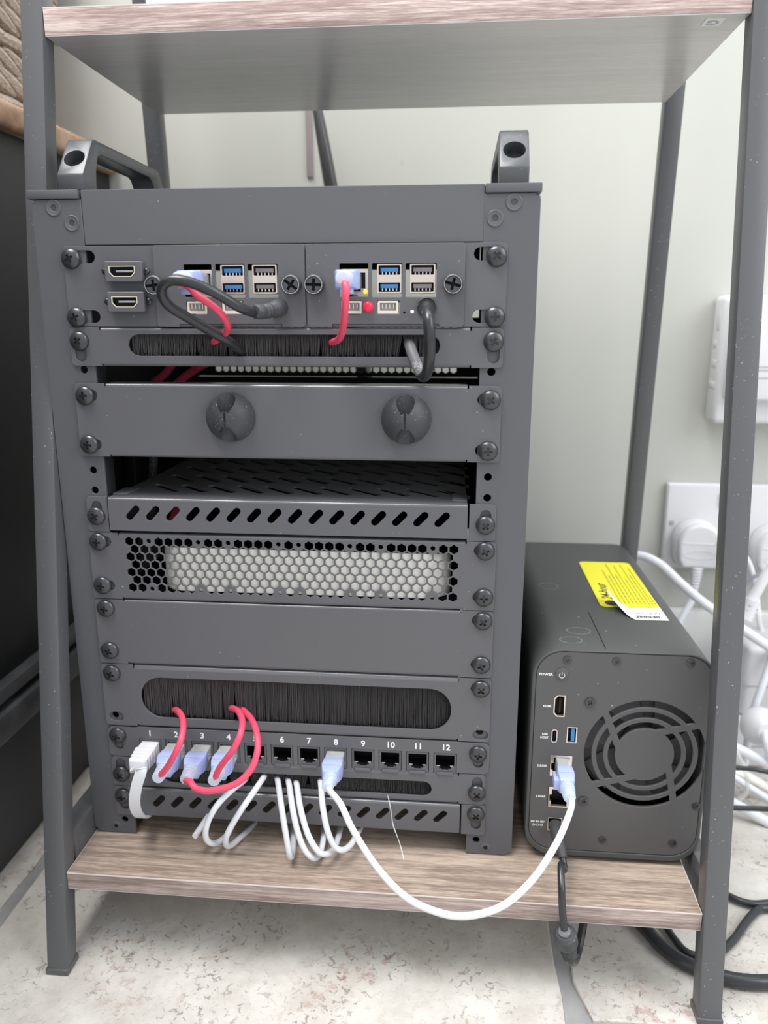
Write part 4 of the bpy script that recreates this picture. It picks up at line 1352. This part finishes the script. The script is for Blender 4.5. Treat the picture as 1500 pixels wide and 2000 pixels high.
for i in range(9):
    for j in range(4):
        if lr.random() < 0.62:
            gc.box(334.5 + i * 1.25, 335.7 + i * 1.25, 168 + j * 2.2, 170 + j * 2.2, 0, 0.06)
wl = thing('white_label', 'white paper label with a barcode, one corner curling up beside the yellow notice', 'label', (352, 66, NZ1))
gw = G()
cols, rws = 14, 6
for j in range(rws + 1):
    for i in range(cols + 1):
        s_ = i / cols
        t_ = j / rws
        x = 334 + 38.6 * s_
        y = 79.5 - 25.5 * t_
        d_ = max(0.0, (0.42 - s_) / 0.42)
        lift = d_ ** 1.6 * 9.0
        y2 = y + d_ ** 1.3 * (14 + 10 * t_)
        gw.v.append((x + d_ * 3, y2, 0.2 + lift))
for j in range(rws):
    for i in range(cols):
        a = j * (cols + 1) + i
        gw.f.append((a, a + 1, a + cols + 2, a + cols + 1))
lab_me = mk(gw, ang=80)
ob_ = add('sheet', lab_me, M['paper'], wl, (0, 0, NZ1))
gc2 = G()
x = 352
while x < 368:
    ww = lr.choice((0.25, 0.45, 0.8))
    gc2.box(x, x + ww, 57.5, 61.5, 0.25, 0.3)
    x += ww + lr.choice((0.25, 0.5))
add('barcode', mk(gc2), M['print'], wl, (0, 0, NZ1))
add('lettering', text('C E', 5.4, 0.03, 0.05), M['greyprint'], wl, (361, 66.0, NZ1 + 0.3))
add('lettering', text('FC', 5.4, 0.03, 0.05), M['greyprint'], wl, (369, 66.0, NZ1 + 0.3))
add('lettering', text('UK', 4.4, 0.03, 0.05), M['greyprint'], wl, (354, 66.0, NZ1 + 0.3))

# black power lead of the storage box, inline connector below the board
pw = thing('power_lead', 'thin black power lead from the storage box ending in a ribbed connector', 'cable', tuple(at(1108, 1870, -60)))
wpart('barrel_plug', G().sweep(spline([Vector((297, -0.5, -358.4)), Vector((297.2, -8, -359)), Vector((298.4, -16, -361.5)), Vector((299.6, -23, -366))], 6), lambda t: circ(4.1 if t < 0.5 else 4.1 - 2.6 * (t - 0.5), 14)), M['rubber'], pw)
wpart('cable_jacket', tube([Vector((299, -20, -364)), Vector((300, -28, -370)), at(1096, 1690, -33), at(1097, 1740, -46), at(1099, 1785, -50), at(1102, 1815, -53)], 2.2, 12, 8), M['cableblack'], pw)
ca_, cb_ = at(1103, 1822, -54), at(1113, 1868, -48)
gg = G()
gg.sweep([ca_ + (cb_ - ca_) * (i / 16) for i in range(17)], lambda t: circ((5.2 if t < 0.04 else 6.9) if t < 0.42 else (6.2 - 2.2 * t + (0.55 if int(t * 16) % 2 else -0.35)), 18))
wpart('connector_shell', gg, M['rubber'], pw)
wpart('connector_collar', G().sweep([ca_ - (cb_ - ca_) * 0.07, ca_ + (cb_ - ca_) * 0.03], circ(3.6, 16)), M['dustcable'], pw)
wpart('cable_tail', tube([cb_ - (cb_ - ca_) * 0.1, cb_ + Vector((1.5, 3, -7)), Vector((311, -28, -434)), Vector((317, -12, -424)), Vector((322, 6, -404)), Vector((330, 40, -402)), Vector((352, 90, -430)), Vector((380, 150, -446))], 2.6, 10, 8), M['cableblack'], pw)

# ================================================================== BACKGROUND: POLE, CORD, WALL FITTINGS
def rodr(t):
    return 6.9 - 2.6 * max(0.0, (t - 0.55) / 0.45)


pa, pb2 = at(617.5, 200, 292), at(646, 362, 280)
dirp = (pa - pb2)
base_ = pb2 + dirp * ((FLOOR - pb2.z) / dirp.z)
top_ = pb2 + dirp * 4.0
wpart('slim_pole', tube([base_, base_ + (pb2 - base_) * 0.5, pb2, pa, pa + dirp * 0.5], lambda t: 6.8 - 2.7 * min(1, max(0.0, (t - 0.42) / 0.33)), 18, 8), M['pole'], label='glossy black tapered pole leaning up behind the rack', cat='pole')
g = G().box(80.0, 86.2, 342.6, 344.8, 92, 420)
wpart('cable_trunking', g, M['pink'], bevel=0.8, label='thin dull pink strip running up the back wall behind the pole', cat='cord')

# wall control box (white, two layers)
wb = thing('wall_control', 'white wall-mounted control box behind the right front leg', 'control box', (540, 345, -137))
wpart('back_box', G().box(471, 612, 316, 345, -137, -19), M['whiteplast'], wb, bevel=5, seg=3)
wpart('front_cover', G().box(478, 606, 304, 318, -114, -21), M['whiteplast'], wb, bevel=3, seg=3)
for z_ in (-83, -86, -93):
    wpart('cover_groove', G().box(500, 598, 303.7, 304.5, z_ - 0.6, z_ + 0.6), M['greyprint'], wb)
for (ya, yb_, za, zb_) in ((322, 330, -50, -32), (326, 336, -66, -60), (322, 334, -84, -78), (320, 338, -104, -98)):
    wpart('embossed_mark', G().box(470.4, 471.2, ya, yb_, za, zb_), M['whiteplast'], wb, bevel=0.3)

# double wall socket
so = thing('wall_socket', 'white double wall socket low on the back wall', 'socket', (514, 345, -288))
wpart('plate', G().box(441, 587, 336, 345, -288.5, -200), M['whiteplast'], so, bevel=2.2, seg=3)
add('fixing_screw', mk(G().lathe([(2.6, 0), (2.4, 0.6), (0.01, 0.6)], 14)), M['greyprint'], so, tuple(at(1312, 1021, 335.8)), FACE)
for x in (473, 553):
    wpart('rocker_switch', G().box(x - 5, x + 5, 333.5, 337, -222, -210) if x > 500 else G().box(492, 500, 333.5, 337, -222, -208), M['whiteplast'], so, bevel=0.8)


def mains_plug(name, label, cx, zc, flex, fm, y=336, grp=None, W=44, Hh=48):
    t = thing(name, label, 'plug', (cx, y - 12, zc - Hh / 2), grp)
    out = []
    for i in range(17):
        a = PI * i / 16
        out.append((W / 2 * math.cos(a), 2 + (Hh / 2 - 2) * math.sin(a)))
    out += [(-W / 2 + 1.0, -Hh / 2 + 9), (-W / 2 + 6, -Hh / 2), (W / 2 - 6, -Hh / 2), (W / 2 - 1.0, -Hh / 2 + 9)]
    add('plug_base', plate(out, (), 16, 1.5, 2), M['whiteplast'], t, (cx, y - 16, zc), FACE)
    add('plug_cover', plate([(a * 0.93, b * 0.93) for a, b in out], (), 10, 3.2, 4), M['whiteplast'], t, (cx, y - 24, zc), FACE)
    el = [Vector((15 * math.cos(2 * PI * i / 28), 4.2 * math.sin(2 * PI * i / 28), 0)) for i in range(29)]
    add('embossed_oval', mk(G().sweep(el, [(-0.5, -0.4), (0.5, -0.4), (0.5, 0.35), (-0.5, 0.35)], up=(0, 0, 1))), M['whiteplast'], t, (cx, y - 24, zc - 8), FACE)
    add('grip_line', mk(G().box(-17, 17, -0.6, 0.6, -0.4, 0.5), 0.3), M['whiteplast'], t, (cx, y - 24, zc + 3), FACE)
    # ribbed strain relief along the flex
    P = spline(flex, 10)
    k = min(len(P) - 1, 14)
    gg_ = G().sweep(P[:k], lambda t_: circ(6.2 - 2.4 * t_ + (0.9 if int(t_ * (k - 1)) % 2 else -0.4), 12))
    wpart('strain_relief', gg_, M['whiteplast'], t)
    wpart('flex', G().sweep(P, circ(3.4, 12)), fm, t)
    return t


mains_plug('mains_plug', 'white moulded plug in the left half of the wall socket', 470.5, -258.5, [Vector((470.5, 318, -281)), Vector((470, 316, -296)), Vector((468, 312, -312)), Vector((458, 306, -330)), Vector((446, 298, -352)), Vector((430, 290, -390)), Vector((420, 286, -430))], M['white'])
mains_plug('mains_plug', 'white moulded plug at the right edge, in the right half of the wall socket', 547, -262, [Vector((547, 318, -286)), Vector((546, 308, -298)), Vector((541, 285, -312)), Vector((530, 255, -324)), Vector((514, 230, -350)), Vector((502, 222, -395)), Vector((500, 220, -445))], M['white'])

# white cable behind the storage box, going right
def lone(name, label, P, r, m, grp=None, n=12):
    P = [Vector(p) for p in P]
    if P[-1].x > 470 and name in ('floor_cable', 'mains_cable'):            # run on past the frame
        d = (P[-1] - P[-2]).normalized()
        e = P[-1] + d * 110
        e.z = max(FLOOR + r, P[-1].z - 8)
        P += [e, Vector((e.x + 90, e.y - 20, max(FLOOR + r, e.z - 12)))]
    if name == 'floor_cable' and P[0].y > 100:
        d = (P[0] - P[1]).normalized()
        P = [P[0] + d * 70 + Vector((0, 10, 0))] + P
    return wpart(name, tube(P, r, n, 8), m, label=label, cat='cable', group=grp)


lone('mains_cable', 'thick white cable arching out from behind the storage box to the right', [at(1200, 1100, 290), at(1225, 1088, 285), at(1254, 1086, 280), at(1290, 1103, 272), at(1330, 1140, 262), at(1375, 1178, 250), at(1440, 1222, 240), at(1500, 1262, 230), at(1580, 1310, 222)], 4.4, M['white'])
lone('thin_grey_lead', 'thin grey lead crossing below the wall socket', [at(1400, 1180, 300), at(1445, 1150, 300), at(1475, 1126, 298), at(1512, 1112, 296), at(1560, 1110, 294)], 1.7, M['ripcord'])
lone('clear_lead', 'translucent thin lead hanging in front of the socket plate', [at(1400, 1060, 300), at(1452, 1085, 302), at(1470, 1120, 302), at(1478, 1165, 300), at(1484, 1220, 292), at(1500, 1260, 285)], 2.6, M['paper'])
lone('usb_lead', 'white lead with a moulded ribbed plug beside the right front leg', [at(1560, 1060, 270), at(1500, 1120, 262), at(1476, 1158, 258), at(1458, 1186, 256)], 5.0, M['whiteplast'])
tp = thing('moulded_plug', 'white moulded inline plug with grip slots right of the front leg', 'plug', tuple(at(1462, 1200, 255)))
a_, b_ = at(1470, 1172, 256), at(1452, 1206, 254)
wpart('housing', G().sweep([a_ + (b_ - a_) * (i / 6) for i in range(7)], lambda t: [(x * (9 + 2 * t), y * (7 + t)) for x, y in circ(1, 12)]), M['whiteplast'], tp)
for i in range(3):
    c0 = a_ + (b_ - a_) * (0.25 + 0.25 * i) + Vector((0, -8.2, 0))
    wpart('grip_slot', G().sweep([c0 + Vector((-4, 0, 2)), c0 + Vector((4, 0, -2.4))], circ(0.8, 6)), M['greyprint'], tp)

# power strip on the floor
ps = thing('power_strip', 'white power strip standing on the floor by the skirting board', 'power strip', (585, 275, FLOOR))
wpart('housing', G().box(480, 820, 236, 296, FLOOR, FLOOR + 48), M['whiteplast'], ps, bevel=5, seg=3)
wpart('seam', G().box(479.6, 820.2, 235.6, 236.2, FLOOR + 22, FLOOR + 23.2), M['greyprint'], ps)
st = thing('power_adapter', 'white power adapter resting on the power strip', 'adapter', (540, 270, FLOOR + 48))
wpart('housing', G().box(500, 610, 244, 306, FLOOR + 48, FLOOR + 118), M['whiteplast'], st, bevel=6, seg=3)
wpart('seam', G().box(499.7, 610.3, 243.6, 244.2, FLOOR + 80, FLOOR + 81), M['greyprint'], st)
mpd = thing('round_plug', 'white round plug lying low at the right edge beside the leg', 'plug', tuple(at(1490, 1420, 205)))
c0 = at(1478, 1412, 214)
c1_ = at(1500, 1432, 188)
wpart('housing', G().sweep([c0 + (c1_ - c0) * (i / 5) for i in range(6)], lambda t: circ([15, 17, 17, 16, 13, 8][min(5, int(t * 5 + .5))], 20)), M['whiteplast'], mpd)
wpart('flex', tube([c1_ - (c1_ - c0) * 0.2, at(1498, 1448, 180), at(1506, 1480, 176), at(1520, 1530, 172)], 4.0, 12), M['white'], mpd)

BK = M['cableblack']
wf = 'white cables on the floor at the right'
lone('floor_cable', 'thick white cable, highest of those leaving the right leg at floor level', [at(1400, 1448, 190), at(1440, 1462, 186), at(1500, 1492, 178), at(1570, 1530, 172)], 4.3, M['white'], wf)
lone('floor_cable', 'white cable in the middle of those leaving the right leg at floor level', [at(1395, 1486, 176), at(1435, 1518, 172), at(1500, 1560, 164), at(1570, 1600, 158)], 2.8, M['white'], wf)
lone('floor_cable', 'thick white cable lowest on the floor, passing right of the leg', [at(1380, 1540, 160), at(1430, 1567, 156), at(1500, 1606, 147), at(1570, 1640, 140)], 4.3, M['white'], wf)
lone('floor_cable', 'beige white cable half hidden among the white cables on the floor', [at(1395, 1490, 186), at(1450, 1512, 182), at(1500, 1538, 177), at(1570, 1570, 172)], 4.2, M['boxwhite'], wf)
bf = 'black cables on the floor at the right'
lone('floor_cable', 'thin black cable crossing over the white cables', [at(1380, 1498, 140), at(1435, 1500, 138), at(1470, 1502, 136), at(1500, 1508, 135), at(1570, 1520, 132)], 1.9, BK, bf)
lone('floor_cable', 'thin straight black cable just below the thickest white one', [at(1380, 1576, 122), at(1430, 1578, 121), at(1500, 1580, 120), at(1570, 1581, 119)], 2.1, BK, bf)
zf = FLOOR + 3.6
lone('floor_cable', 'black cable dipping in a shallow curve on the tiles behind the leg', [atz(1340, 1680, zf), atz(1400, 1728, zf), atz(1420, 1748, zf), atz(1460, 1764, zf), atz(1500, 1764, zf), atz(1570, 1755, zf)], 2.6, BK, bf)
lone('floor_cable', 'black cable bending upward from the leg to the right edge', [atz(1360, 1870, zf), atz(1400, 1862, zf), atz(1432, 1836, zf), atz(1458, 1800, zf), atz(1480, 1778, zf), atz(1500, 1774, zf), atz(1570, 1776, zf)], 2.8, BK, bf)
zg = FLOOR + 5.0
lone('floor_cable', 'thickest black cable, running under the board and past the leg foot', [atz(1210, 1770, zg), atz(1250, 1802, zg), atz(1290, 1846, zg), atz(1330, 1876, zg), atz(1380, 1897, zg), atz(1425, 1912, zg), atz(1470, 1918, zg), atz(1500, 1918, zg), atz(1570, 1915, zg)], 4.6, BK, bf)
lone('floor_cable', 'second black cable under the board just behind the thickest one', [atz(1280, 1780, zf), atz(1320, 1838, zf), atz(1345, 1862, zf), atz(1385, 1872, zf)], 2.6, BK, bf)
lone('clear_tie', 'clear plastic lead curving down over the white cables', [at(1436, 1465, 150), at(1450, 1492, 148), at(1459, 1520, 146), at(1458, 1545, 146), at(1446, 1560, 148)], 2.0, M['clear'])
